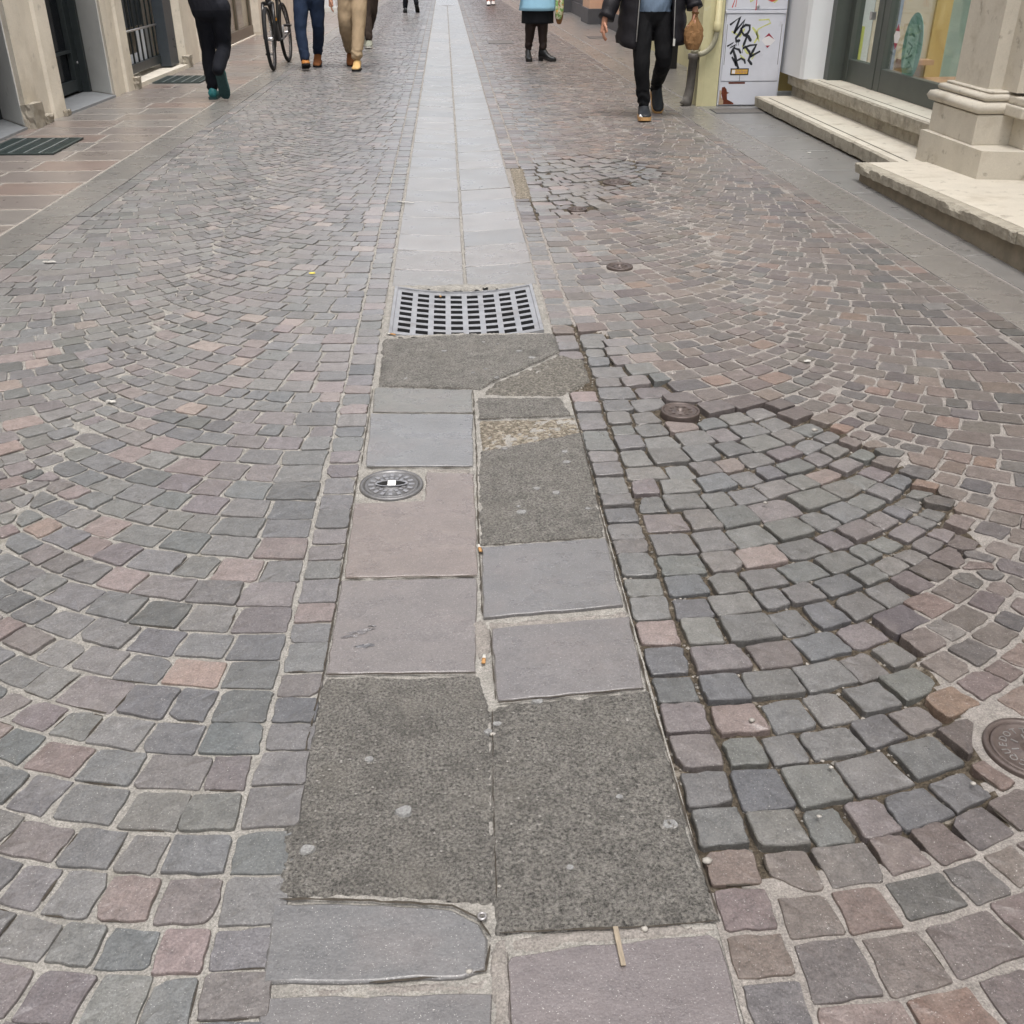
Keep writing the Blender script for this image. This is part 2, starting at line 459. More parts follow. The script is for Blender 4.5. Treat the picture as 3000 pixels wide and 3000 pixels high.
PAL = {
 'left': [((.205, .21, .218), 5), ((.235, .232, .228), 5), ((.165, .172, .18), 3), ((.2, .2, .197), 3), ((.245, .218, .22), 4), ((.30, .235, .225), 2.3), ((.37, .275, .235), .6), ((.22, .2, .205), 3)],
 'right': [((.225, .182, .168), 5), ((.175, .152, .147), 4), ((.245, .188, .162), 3), ((.205, .172, .158), 4), ((.155, .145, .145), 2.5), ((.30, .20, .155), 1.2), ((.21, .195, .188), 1.2)],
 'patch': [((.21, .207, .203), 5), ((.22, .213, .205), 4), ((.178, .182, .188), 2.5), ((.225, .2, .2), 3), ((.30, .235, .215), 1.0), ((.192, .194, .189), 3)],
}
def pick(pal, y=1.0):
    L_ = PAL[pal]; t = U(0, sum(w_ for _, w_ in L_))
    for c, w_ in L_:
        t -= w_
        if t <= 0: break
    d_ = min(1, max(0, (y - 1.4) / 3.2)); k = U(.46, .61) + (.25 if pal != 'right' else .13) * d_; g = sum(c) / 3; s_ = .85 - (.5 if pal == 'left' else .25) * d_  # stones painted paler and greyer up the street, imitating grazing sheen
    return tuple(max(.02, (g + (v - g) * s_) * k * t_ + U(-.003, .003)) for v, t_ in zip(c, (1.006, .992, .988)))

def stone_geo(out, cx, cy, z0, tx, ty, depth, bev, crown, lod):
    n = len(out); vs_, fs_, sm = [], [], []
    mr = sum(math.dist(q, (cx, cy)) for q in out) / n
    zt = lambda x, y: z0 + tx * (x - cx) + ty * (y - cy)
    def ring(s, dz, jz=0.0):
        for x, y in out:
            X, Y = cx + (x - cx) * s, cy + (y - cy) * s
            vs_.append((X - cx, Y - cy, zt(X, Y) + dz + (U(-jz, jz) if jz else 0)))
    ring(1.0, -depth); k = 2
    if lod < 3: ring(1.0 - .0006 / mr, -bev * 1.1, bev * .25); k = 3
    ring(1 - bev * 1.25 / mr, -bev * .12, bev * .18)
    if lod == 0: ring(.62, crown * .75, .0015); k = 4
    for r in range(k - 1):
        if r == 2: continue
        for i in range(n):
            fs_.append((r * n + i, r * n + (i + 1) % n, (r + 1) * n + (i + 1) % n, (r + 1) * n + i)); sm.append(r == 1)
    tr = 2 if lod < 3 else 1                       # worn top: its own ring, so the arris stays crisp
    o_ = len(vs_); vs_ += vs_[tr * n:(tr + 1) * n]; base_r = o_
    if lod == 0:
        for i in range(n): fs_.append((base_r + i, base_r + (i + 1) % n, 3 * n + (i + 1) % n, 3 * n + i)); sm.append(True)
        base_r = 3 * n
    vs_.append((0, 0, z0 + crown)); c_ = len(vs_) - 1
    for i in range(n): fs_.append((base_r + i, base_r + (i + 1) % n, c_)); sm.append(True)
    return vs_, fs_, sm

# which stones show largest from the street (only decides which become separate objects)
_P = rad(29.2); _Yw = rad(3.387)
def shown(x, y):
    xr = x * math.cos(_Yw) - y * math.sin(_Yw); yr = x * math.sin(_Yw) + y * math.cos(_Yw)
    d = yr * math.cos(_P) + 1.3 * math.sin(_P); up = yr * math.sin(_P) - 1.3 * math.cos(_P)
    u, v = .9833 * xr / d, .9833 * up / d
    return (1.0 / d ** 3) if abs(u) < .535 and abs(v) < .535 else 0.0

def lay_stones(items, parent, material, name='cobblestone', keep=300):
    items.sort(key=lambda s: -s['show'])
    rest = MB(); n_ind = 0
    for s in items:
        c = s['poly']; cx, cy = centroid(c); lod = 0 if cy < 2.6 else (1 if cy < 6.5 else (2 if cy < 12 else 3))
        worn = U(2.8, 6.5) < cy
        o = roundpoly(c, s['round'], lod, s['jit'] if lod < 2 else s['jit'] * .6)
        if len(o) < 4: continue
        v, f, sm = stone_geo(o, cx, cy, s['z'], s['tx'], s['ty'], s['depth'], s['bev'], s['crown'], lod)
        if n_ind < keep and s['show'] > 0:
            me = new_mesh('cobblestone', v, f, material + '_far' if worn else material, None, [s['col']] * len(v), sm)
            link(name, me, parent, (cx, cy, 0)); n_ind += 1
        else:
            o_ = len(rest.v); rest.v += [(a + cx, b + cy, c_) for a, b, c_ in v]
            rest.f += [tuple(i + o_ for i in q) for q in f]; rest.sm += sm; rest.mi += [int(worn)] * len(f); rest.c += [s['col']] * len(v)
    if rest.v:
        r = rest.build('cobblestones', [material, material + '_far'], parent, kind='stuff')

def bed(name, xl, xr, zf, mf, mats, spans):
    """joint filling: one sheet, fine near the camera"""
    v, f, mi = [], [], []
    for y0, y1, dy, nx in spans:
        ny = max(1, round((y1 - y0) / dy)); o = len(v)
        for j in range(ny + 1):
            y = y0 + (y1 - y0) * j / ny; a, b = xl(y), xr(y)
            for i in range(nx + 1):
                x = a + (b - a) * i / nx; v.append((x, y, zf(x, y)))
        for j in range(ny):
            for i in range(nx):
                q = o + j * (nx + 1) + i
                f.append((q, q + 1, q + nx + 2, q + nx + 1))
                mi.append(mf((v[q][0] + v[q + 1][0]) / 2, (v[q][1] + v[q + nx + 1][1]) / 2))
    me = new_mesh(name, v, f, mats, mi, None, True)
    return link(name, me, kind='structure')

# sub-base: one big sheet under everything, out to the horizon
MB().add([(-150, -40, -.35), (150, -40, -.35), (150, 320, -.35), (-150, 320, -.35)], [(0, 1, 2, 3)]).build('ground', 'earth', kind='structure')

f_left = bed('cobbled_road_left', lambda y: kerb_l(y) - .0, lambda y: STRIP_L + .004,
             lambda x, y: ground_z(x, y) - .0052 + .0022 * nz(x, y, 22, 1), lambda x, y: 0, ['mortar_left'],
             [(.5, 4.5, .03, 64), (4.5, YEND, .12, 30)])
def zright(x, y):
    s = loose_depth(x, y); z0 = ground_z(x, y) - (.004 if y < 2.2 else .004 - .0020 * min(1, (y - 2.2) / 2)) + .0018 * nz(x, y, 22, 7)
    if s <= 0: return z0
    zl = ground_z(x, y) + (sink(x, y) - .0125 if y < 4.5 else -.011) + .007 * nz(x, y, 16, 5) + .004 * nz(x, y, 60, 2)
    return z0 + (zl - z0) * s
f_right = bed('cobbled_road_right', lambda y: STRIP_R - .004, lambda y: kerb_r(y), zright,
              lambda x, y: 1 if loose_depth(x, y) > .12 else 0, ['mortar_right', 'dirt'],
              [(.5, 4.0, .012, 150), (4.0, 7.8, .03, 70), (7.8, YEND, .12, 30)])
f_patch = link('sunken_cobble_patch', None, kind='structure')
f_patch.empty_display_size = .1

L_it, R_it, P_it = [], [], []
for c in left_polys:
    cx, cy = centroid(c)
    g = chip_corner(inset(c, lambda: U(.0018, .0048)))
    if len(g) < 3 or area(g) < .0011: continue
    L_it.append(dict(poly=g, show=shown(cx, cy), round=.0065, jit=.0028, z=ground_z(cx, cy) + U(-.0018, .0022), tx=U(-.02, .02) * (1 if cy < 3 else .55), ty=U(-.018, .022) * (1 if cy < 3 else .55),
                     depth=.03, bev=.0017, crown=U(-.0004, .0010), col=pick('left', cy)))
for c in right_polys:
    cx, cy = centroid(c)
    pa = in_patch(cx, cy); lo_ = in_loose(cx, cy)
    if pa or lo_:
        g = chip_corner(inset(c, lambda: U(.0020, .0058)))
        if len(g) < 3 or area(g) < .001: continue
        zz = (sink(cx, cy) if pa else -.004) + U(-.005, .005)
        P_it.append(dict(poly=g, show=shown(cx, cy), round=.008, jit=.0028, z=ground_z(cx, cy) + zz, tx=U(-.03, .03), ty=U(-.03, .035),
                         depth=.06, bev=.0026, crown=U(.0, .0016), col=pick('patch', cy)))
    else:
        g = chip_corner(inset(c, lambda: U(.0022, .0060)))
        if len(g) < 3 or area(g) < .001: continue
        blue = cx < .75 and cy > 3.2
        R_it.append(dict(poly=g, show=shown(cx, cy), round=.0065, jit=.0028, z=ground_z(cx, cy) + U(-.0016, .0022), tx=U(-.018, .018) * (1 if cy < 3 else .6), ty=U(-.018, .02) * (1 if cy < 3 else .6),
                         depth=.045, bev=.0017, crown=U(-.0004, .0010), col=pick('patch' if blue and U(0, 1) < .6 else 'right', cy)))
lay_stones(L_it, f_left, 'cobble')
lay_stones(R_it, f_right, 'cobble_right')
lay_stones(P_it, f_patch, 'cobble')

# shrinkage cracks filled with dark dirt beside some of the stones
def cracks(items, parent, chance, ymax):
    mb = MB()
    for s in items:
        c = s['poly']; cx, cy = centroid(c)
        if cy > ymax or s['show'] <= 0: continue
        n = len(c)
        for i in range(n):
            if U(0, 1) > chance: continue
            a, b = c[i], c[(i + 1) % n]; l = math.dist(a, b)
            if l < .03: continue
            nx, ny = (b[1] - a[1]) / l, -(b[0] - a[0]) / l
            t0, t1 = U(.05, .3), U(.7, .95); w_ = U(.0004, .0016)
            pts = []
            for k in range(5):
                t = t0 + (t1 - t0) * k / 4
                x, y = a[0] + (b[0] - a[0]) * t, a[1] + (b[1] - a[1]) * t
                ww = w_ * (.3 if k in (0, 4) else U(.7, 1.2))
                z = ground_z(x, y) - .0028
                pts.append((x - nx * .003, y - ny * .003, z)); pts.append((x + nx * ww, y + ny * ww, z - .0002))
            mb.add(pts, [(2 * k, 2 * k + 1, 2 * k + 3, 2 * k + 2) for k in range(4)])
    mb.build('joint_cracks', 'crack', parent, kind='stuff')
cracks(L_it, f_left, .22, 6.0)
cracks(R_it, f_right, .12, 5.0)

# grit lying in the open joints
def grit(parent, region, n, x0, x1, y0, y1, zf, s0=.0015, s1=.0055):
    mb = MB(); k = 0; tries = 0
    while k < n and tries < n * 30:
        tries += 1
        x, y = U(x0, x1), U(y0, y1)
        if not region(x, y): continue
        r = U(s0, s1); z = zf(x, y)
        v = [(x + r * U(.7, 1.3), y, z), (x, y + r * U(.7, 1.3), z), (x - r * U(.7, 1.3), y, z), (x, y - r * U(.7, 1.3), z), (x + U(-.3, .3) * r, y + U(-.3, .3) * r, z + r * U(.5, 1.0))]
        mb.add(v, [(0, 1, 4), (1, 2, 4), (2, 3, 4), (3, 0, 4)], False, 0, (lambda b: (b, b * .93, b * .83))(U(.08, .32))); k += 1
    mb.build('grit', 'pebble', parent, kind='stuff')
grit(f_patch, in_patch, 2600, .37, 1.3, 1.1, 3.8, lambda x, y: zright(x, y) + .001)

# road beyond the laid stones: stones too far to tell apart
far = MB()
far.add([(kerb_l(YEND), YEND, -.003), (STRIP_L, YEND, -.003), (STRIP_L + .05, 70, -.003), (kerb_l(60), 70, -.003)], [(0, 1, 2, 3)])
far.add([(STRIP_R, YEND, -.003), (kerb_r(YEND), YEND, -.003), (kerb_r(40), 70, -.003), (STRIP_R + .05, 70, -.003)], [(0, 1, 2, 3)])
far.build('road_beyond', 'far_road', kind='structure')

# ------------------------------------------------------------------ centre strip: slabs and asphalt repairs
strip = MB().add([(STRIP_L + .002, .5, -.005), (STRIP_R - .002, .5, -.005), (STRIP_R - .002, 3.745, -.005), (STRIP_L + .002, 3.745, -.005)], [(0, 1, 2, 3)]).add([(STRIP_L + .002, 3.745, -.31), (STRIP_R - .002, 3.745, -.31), (STRIP_R - .002, 4.36, -.31), (STRIP_L + .002, 4.36, -.31)], [(0, 1, 2, 3)]).add([(STRIP_L + .002, 4.36, -.0035), (.052, 4.36, -.0195), (STRIP_R - .002, 4.36, -.0035), (STRIP_R - .002, 70, -.0035), (.052, 70, -.0195), (STRIP_L + .002, 70, -.0035)], [(0, 1, 4, 5), (1, 2, 3, 4)]).build('centre_strip', 'mortar_left', kind='structure')
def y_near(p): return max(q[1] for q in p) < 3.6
def slab(name, poly, material, col, parent, z=0.0, thick=.03, bev=.0020, jit=.0022, seg=.035, zf=None, gap=0.0, smooth=True):
    p = list(poly)
    if area(p) < 0: p.reverse()
    if gap: p = inset(p, gap)
    out = []; n = len(p)
    for i in range(n):
        a, b = p[i], p[(i + 1) % n]; m = max(1, round(math.dist(a, b) / seg))
        for k in range(m):
            t = k / m; out.append((a[0] + (b[0] - a[0]) * t + U(-jit, jit), a[1] + (b[1] - a[1]) * t + U(-jit, jit)))
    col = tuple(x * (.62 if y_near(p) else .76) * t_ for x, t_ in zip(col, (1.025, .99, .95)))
    cx, cy = centroid(p); n = len(out)
    zf = zf or (lambda x, y: 0.0)
    ins = []
    for i in range(n):
        a, b, d = Vector(out[i - 1]), Vector(out[i]), Vector(out[(i + 1) % n])
        t = (d - a).normalized(); nn = Vector((-t.y, t.x)); q = b + nn * bev * 1.2; ins.append((q.x, q.y))
    v = [(x - cx, y - cy, z + zf(x, y) - thick) for x, y in out] + [(x - cx, y - cy, z + zf(x, y) - bev + U(-bev, bev) * .25) for x, y in out] + [(x - cx, y - cy, z + zf(x, y)) for x, y in ins]
    f = []; sm = []
    for r in range(2):
        for i in range(n): f.append((r * n + i, r * n + (i + 1) % n, (r + 1) * n + (i + 1) % n, (r + 1) * n + i)); sm.append(r > 0)
    f.append(tuple(2 * n + i for i in range(n))); sm.append(False)
    me = new_mesh(name, v, f, material, None, [col] * len(v), sm)
    return link(name, me, parent, (cx, cy, 0))
def vary(c, k=.05): 
    q = U(1 - k, 1 + k); return tuple(x * q for x in c)
SL = 'slab'
slab('paving_slab', [(-.276, 3.215), (.054, 3.177), (.050, 2.985), (-.273, 3.009)], SL, (.225, .228, .218), strip)
slab('paving_slab', [(-.276, 2.994), (.050, 2.970), (.041, 2.602), (-.267, 2.618)], SL, (.245, .255, .27), strip, .001)
slab('paving_slab', [(-.092, 2.572), (.041, 2.556), (.039, 2.024), (-.278, 2.032), (-.282, 2.398), (-.094, 2.403)], SL, (.265, .232, .222), strip, -.001)
slab('paving_slab', [(-.283, 2.014), (.036, 2.006), (.023, 1.652), (-.284, 1.666)], SL, (.235, .222, .225), strip, .001)
slab('paving_slab', [(-.308, 1.092), (-.206, 1.088), (-.032, 1.066), (.010, 1.038), (.023, 1.009), (.019, .960), (-.018, .948), (-.147, .948), (-.302, .954)], SL, (.192, .197, .207), strip, .002, bev=.0035, jit=.0022)
slab('paving_slab', [(-.303, .932), (.024, .919), (.024, .70), (-.290, .72)], SL, (.195, .195, .203), strip)
slab('paving_slab', [(.052, 2.142), (.364, 2.170), (.363, 1.872), (.046, 1.842)], SL, (.212, .214, .225), strip, .004)
slab('paving_slab', [(.061, 1.800), (.370, 1.828), (.360, 1.582), (.064, 1.556)], SL, (.218, .212, .22), strip, .002)
slab('paving_slab', [(.056, .980), (.166, .990), (.360, .998), (.372, .985), (.368, .70), (.045, .70), (.050, .965)], SL, (.215, .195, .203), strip, 0)
def spall(cx, cy, s, seed, ang=0.0):
    r = random.Random(seed); n = 16; o = []
    for k in range(n):
        q = 2 * math.pi * k / n; a_ = s * r.uniform(.55, 1.15) * math.cos(q); c_ = s * .33 * r.uniform(.4, 1.2) * math.sin(q); o.append((a_ * math.cos(ang) - c_ * math.sin(ang), a_ * math.sin(ang) + c_ * math.cos(ang)))
    v = [(x, y, .0) for x, y in o] + [(x * .7 + r.uniform(-.1, .1) * s, y * .7, r.uniform(.0003, .0022)) for x, y in o] + [(0, 0, .0004)]
    f = [(k, (k + 1) % n, n + (k + 1) % n, n + k) for k in range(n)] + [(n + k, n + (k + 1) % n, 2 * n) for k in range(n)]
    link('spalled_spot', new_mesh('spalled_spot', v, f, 'slab', None, [(.085, .085, .092)] * len(v)), strip, (cx, cy, .0016))
spall(-.222, 1.806, .030, 2, .25); spall(-.246, 1.789, .022, 3, .2); spall(-.215, 1.752, .026, 5, .1); spall(-.20, 1.824, .012, 7)
def rough(x, y): return .0022 * nz(x, y, 35, 3) + .003 * nz(x, y, 6, 4)
def asphalt(poly, z, material='asphalt', res=.011, name='asphalt_repair', edge=.006):
    """lumpy patch: fine grid cut to the outline, ragged edge dipping into the joint"""
    p = list(poly)
    if area(p) < 0: p.reverse()
    xs, ys = [q[0] for q in p], [q[1] for q in p]
    x0, x1, y0, y1 = min(xs), max(xs), min(ys), max(ys)
    nx, ny = int((x1 - x0) / res) + 2, int((y1 - y0) / res) + 2
    def dist(x, y):
        d = 9
        for i in range(len(p)):
            a, b = p[i], p[(i + 1) % len(p)]
            ex, ey = b[0] - a[0], b[1] - a[1]; l2 = ex * ex + ey * ey
            t = max(0, min(1, ((x - a[0]) * ex + (y - a[1]) * ey) / l2)) if l2 else 0
            d = min(d, math.hypot(x - a[0] - ex * t, y - a[1] - ey * t))
        return d if inside((x, y), p) else -d
    idx = {}; v = []; f = []
    D = {}
    for j in range(-1, ny + 1):
        for i in range(-1, nx + 1):
            x, y = x0 + i * res, y0 + j * res
            d = dist(x, y) + .007 * nz(x, y, 24, 9) + .004 * nz(x, y, 70, 4); D[i, j] = d
            if d > -res * 1.2:
                zz = z + rough(x, y) * .8 + (.0020 * nz(x, y, 95, 6) + .0016 * nz(x, y, 210, 2) if material == 'asphalt' else .0030 * nz(x, y, 120, 6))
                if d < edge: zz -= (edge - d) * 1.1 * (1 if d > -edge else 2)
                idx[i, j] = len(v); v.append((x + U(-.15, .15) * res, y + U(-.15, .15) * res, zz))
    for j in range(-1, ny):
        for i in range(-1, nx):
            q = [(i, j), (i + 1, j), (i + 1, j + 1), (i, j + 1)]
            if all(k in idx for k in q): f.append(tuple(idx[k] for k in q))
    me = new_mesh(name, v, f, material, None, None, True)
    return link(name, me, strip)
a1 = asphalt([(-.289, 1.655), (.030, 1.640), (.048, 1.531), (.036, 1.075), (-.008, 1.078), (-.107, 1.096), (-.207, 1.108), (-.273, 1.104), (-.303, 1.114), (-.313, 1.161), (-.312, 1.252), (-.305, 1.325), (-.292, 1.505)], .000, res=.0055)
a2 = asphalt([(.064, 1.545), (.369, 1.572), (.369, 1.421), (.366, 1.212), (.374, 1.11), (.378, 1.023), (.282, 1.018), (.039, 1.020), (.032, 1.075), (.046, 1.523)], .003, res=.0055)
asphalt([(-.275, 3.705), (.045, 3.735), (.386, 3.735), (.383, 3.517), (.126, 3.245), (.078, 3.18), (-.265, 3.229)], .002)
asphalt([(.063, 3.121), (.35, 3.1), (.375, 2.936), (.062, 2.934)], -.002)
asphalt([(.063, 2.70), (.383, 2.815), (.365, 2.182), (.047, 2.158)], .001, res=.008)
asphalt([(.126, 3.24), (.381, 3.505), (.464, 3.457), (.461, 3.25), (.351, 3.105), (.078, 3.13)], -.003, 'aggregate_grey', name='worn_concrete')
asphalt([(.062, 2.925), (.384, 2.94), (.386, 2.80), (.064, 2.69)], -.004, 'aggregate', name='worn_concrete')
asphalt(BLOCK, .002, 'aggregate', .02, 'worn_concrete')
# mortar lumps in the joint between the two rows of slabs
for poly, z in (([(.016, 1.83), (.042, 1.84), (.058, 1.79), (.054, 1.72), (.03, 1.70), (.024, 1.76)], .001), ([(.03, 1.0), (.05, 1.01), (.056, .96), (.05, .70), (.03, .70), (.026, .9)], -.001),
                ([(.055, 1.012), (.16, 1.018), (.3, 1.022), (.37, 1.012), (.365, 1.003), (.166, .998), (.056, .986)], -.001), ([(.06, 1.824), (.37, 1.852), (.37, 1.838), (.06, 1.808)], -.002),
                ([(-.09, 2.598), (.035, 2.588), (.035, 2.562), (-.09, 2.578)], -.004), ([(-.30, .947), (-.15, .944), (.018, .945), (.018, .925), (-.30, .937)], -.003),
                ([(-.275, 2.60), (-.098, 2.595), (-.098, 2.408), (-.275, 2.405)], -.006)):
    asphalt(poly, z, 'mortar_right', .008, 'mortar_joint', .003)
# dirt-filled cracks along the edges of slabs and repairs
crk = MB()
def crack(pts, w0, w1, z=.0006):
    path = []
    for i in range(len(pts) - 1):
        a, c = pts[i], pts[i + 1]; m = max(2, int(math.dist(a, c) / .011))
        for k in range(m): path.append((a[0] + (c[0] - a[0]) * k / m, a[1] + (c[1] - a[1]) * k / m))
    path.append(pts[-1]); v = []
    for i, (x, y) in enumerate(path):
        q0, q1 = path[max(0, i - 1)], path[min(len(path) - 1, i + 1)]; l = math.dist(q0, q1) or 1; nx, ny = -(q1[1] - q0[1]) / l, (q1[0] - q0[0]) / l
        w_ = max(.0002, w0 + (w1 - w0) * (.5 + .9 * nz(x, y, 34, 12))) * (.15 if i in (0, len(path) - 1) else .62); o_ = .0022 * nz(x, y, 48, 15)
        v += [(x + nx * (o_ - w_), y + ny * (o_ - w_), z), (x + nx * (o_ + w_), y + ny * (o_ + w_), z)]
    crk.add(v, [(2 * i, 2 * i + 1, 2 * i + 3, 2 * i + 2) for i in range(len(path) - 1)])
for pts, w0, w1, z in (([(-.275, 3.002), (.052, 2.977)], .001, .003, .0025), ([(-.27, 2.61), (.042, 2.594)], .001, .005, -.001), ([(-.28, 2.023), (.038, 2.015)], .001, .0045, -.001), ([(-.285, 1.660), (.024, 1.646)], .001, .004, .002), ([(.049, 2.15), (.366, 2.176)], .0008, .003, .003), ([(.062, 1.550), (.362, 1.577)], .001, .004, .003),
                      ([(.056, 3.17), (.054, 2.7), (.045, 2.2), (.044, 1.86)], .0005, .004, .001), ([(.058, 1.80), (.060, 1.56)], .0005, .003, .002), ([(-.286, 2.58), (-.287, 2.02), (-.290, 1.65), (-.304, 1.34)], .0008, .0045, .0015), ([(-.282, 3.2), (-.281, 2.62)], .0003, .003, .001),
                      ([(.380, 3.08), (.377, 2.8), (.370, 2.2), (.370, 1.85), (.368, 1.58), (.372, 1.2), (.379, 1.03)], .0008, .004, .0015), ([(-.30, 1.100), (-.206, 1.094), (-.03, 1.072), (.012, 1.045), (.028, 1.01)], .001, .005, .003), ([(-.15, .9455), (.018, .955), (.026, 1.0)], .0005, .004, .001),
                      ([(.04, 1.018), (.28, 1.016), (.376, 1.02)], .001, .004, .002), ([(.052, 1.53), (.044, 1.30), (.040, 1.08)], .0003, .002, .004), ([(.062, 2.93), (.375, 2.94)], .001, .004, .001), ([(.082, 3.178), (.13, 3.245), (.382, 3.51)], .0005, .003, .004), ([(-.265, 3.224), (.06, 3.18)], .001, .004, .002),
                      ([(.052, .985), (.048, .72)], .0003, .0016, .0012)):
    crack(pts, w0, w1, z)
crk.build('joint_cracks', 'crack', strip, kind='stuff')
# far slabs of the strip: two rows that fall gently to the middle joint
def dish(x, y): return -.016 * (1 - min(1, abs(x - .052) / .33))
for x0, x1 in ((-.272, .046), (.060, .372)):
    y = 4.39 + U(0, .02)
    while y < 30:
        l = U(.27, .42) if y < 14 else U(.8, 1.4); j = U(-.008, .008)
        slab('paving_slab', [(x0, y), (x1, y + j), (x1, y + l - .006 + j), (x0, y + l - .006)], SL if y < 5 else 'slab_far', vary(RN.choice([(.265, .265, .265), (.245, .245, .245), (.275, .27, .268), (.25, .252, .258)]), .06), strip, .001 + U(-.001, .001), zf=dish, seg=.06)
        y += l
slab('paving_slab', [(-.272, 30), (.372, 30), (.38, 70), (-.26, 70)], SL, (.27, .275, .285), strip, -.004, seg=2)
for q in ((STRIP_L, -.256, 3.735, 4.39), (.346, STRIP_R, 3.735, 4.39), (-.256, .346, 4.358, 4.40), (-.256, .346, 3.72, 3.742)):
    asphalt([(q[0], q[2]), (q[1], q[2]), (q[1], q[3]), (q[0], q[3])], .002, 'mortar_left', .008, 'mortar_joint', .002)
# trodden chewing gum
for i in range(26):
    px, py = (U(-.27, .36), U(1.1, 1.6)) if i < 9 else ((U(.08, .35), U(2.2, 2.75)) if i < 17 else (U(-.25, .36), U(3.26, 3.68)))
    r = U(.006, .014); n = 11
    o = [(r * U(.75, 1.2) * math.cos(2 * math.pi * k / n) * 1.25, r * U(.75, 1.2) * math.sin(2 * math.pi * k / n)) for k in range(n)]
    z = rough(px, py) * .8 + .0035
    me = new_mesh('gum_spot', [(x, y, -.006) for x, y in o] + [(x * .8, y * .8, .0) for x, y in o], [tuple(range(n, 2 * n))] + [(k, (k + 1) % n, n + (k + 1) % n, n + k) for k in range(n)], 'gum')
    link('gum_spot', me, strip, (px, py, z))

# ------------------------------------------------------------------ kerbs and pavements
pave_l = MB().add([(kerb_l(-6) + .01, -6, -.001), (kerb_l(40) + .01, 40, -.001), (-4.6, 40, -.001), (-4.6, -6, -.001)], [(0, 1, 2, 3)]).build('pavement_left', 'cream_joint', kind='structure')
pave_r = MB().add([(kerb_r(-6) - .01, -6, -.0025), (4.6, -6, -.0025), (4.6, 40, -.0025), (kerb_r(40) - .01, 40, -.0025)], [(0, 1, 2, 3)]).build('pavement_right', 'mortar_right', kind='structure')
y = 1.0
while y < 34:
    l = U(.75, 1.15) if y < 18 else 2.5
    slab('kerb_slab', [(kerb_l(y) + .009, y), (inner_l(y) - .004, y), (inner_l(y + l) - .004, y + l - .006), (kerb_l(y + l) + .009, y + l - .006)], SL, vary((.225, .225, .222), .08), f_left, .002, seg=.08)
    y += l
y = 1.0
while y < 34:
    l = U(.8, 1.2) if y < 18 else 2.5
    slab('kerb_slab', [(inner_r(y) + .004, y), (kerb_r(y) - .012, y), (kerb_r(y + l) - .012, y + l - .006), (inner_r(y + l) + .004, y + l - .006)], SL, vary((.225, .218, .21), .08), f_right, .002, seg=.08)
    y += l
y = 4.1
while y < 30:
    l = .385 if y < 20 else 1.2
    x = kerb_l(y) + .002
    first = U(.35, .75)
    while x > -3.62:
        wd = first if first else U(.5, .85); first = None
        xe = x - wd
        c = vary(RN.choice([(.285, .248, .232), (.28, .255, .244), (.30, .245, .225), (.27, .258, .25), (.262, .238, .23), (.275, .25, .236)]), .06)
        slab('paving_slab', [(xe + .012, y + .016), (x - .012, y + .016 + U(-.004, .004)), (x - .012, y + l - .016), (xe + .012, y + l - .016 + U(-.004, .004))], 'slab_far', c, pave_l, U(.0005, .002), bev=.0015, seg=.09)
        x = xe
    y += l
y = 1.0
while y < 30:
    l = U(.62, .95) if y < 18 else 2.0
    slab('paving_slab', [(kerb_r(y) + .012, y), (3.35, y), (3.35, y + l - .012), (kerb_r(y + l) + .012, y + l - .012)], 'slab_far', vary(RN.choice([(.24, .24, .238), (.25, .242, .234), (.235, .238, .24)]), .05), pave_r, .001, seg=.1)
    y += l
# ------------------------------------------------------------------ covers, drains and grates set in the ground
def text_geo(body, size, extrude=.001):
    cu = bpy.data.curves.new('t', 'FONT'); cu.body = body; cu.size = size; cu.extrude = extrude; cu.align_x = 'CENTER'; cu.resolution_u = 2
    o = bpy.data.objects.new('t', cu); COL.objects.link(o)
    dg = bpy.context.evaluated_depsgraph_get()
    me = bpy.data.meshes.new_from_object(o.evaluated_get(dg))
    v = [tuple(q.co) for q in me.vertices]; f = [tuple(p.vertices) for p in me.polygons]
    bpy.data.objects.remove(o); bpy.data.curves.remove(cu); bpy.data.meshes.remove(me)
    return v, f
def ring_text(mb, body, r, size, a0, step, z, mi=0):
    for i, ch in enumerate(body):
        v, f = text_geo(ch, size, .0012); a = a0 - i * step
        ca, sa = math.cos(a - math.pi / 2), math.sin(a - math.pi / 2)
        mb.add([(r * math.cos(a) + x * ca - y * sa, r * math.sin(a) + x * sa + y * ca, z + q) for x, y, q in v], f, False, mi)

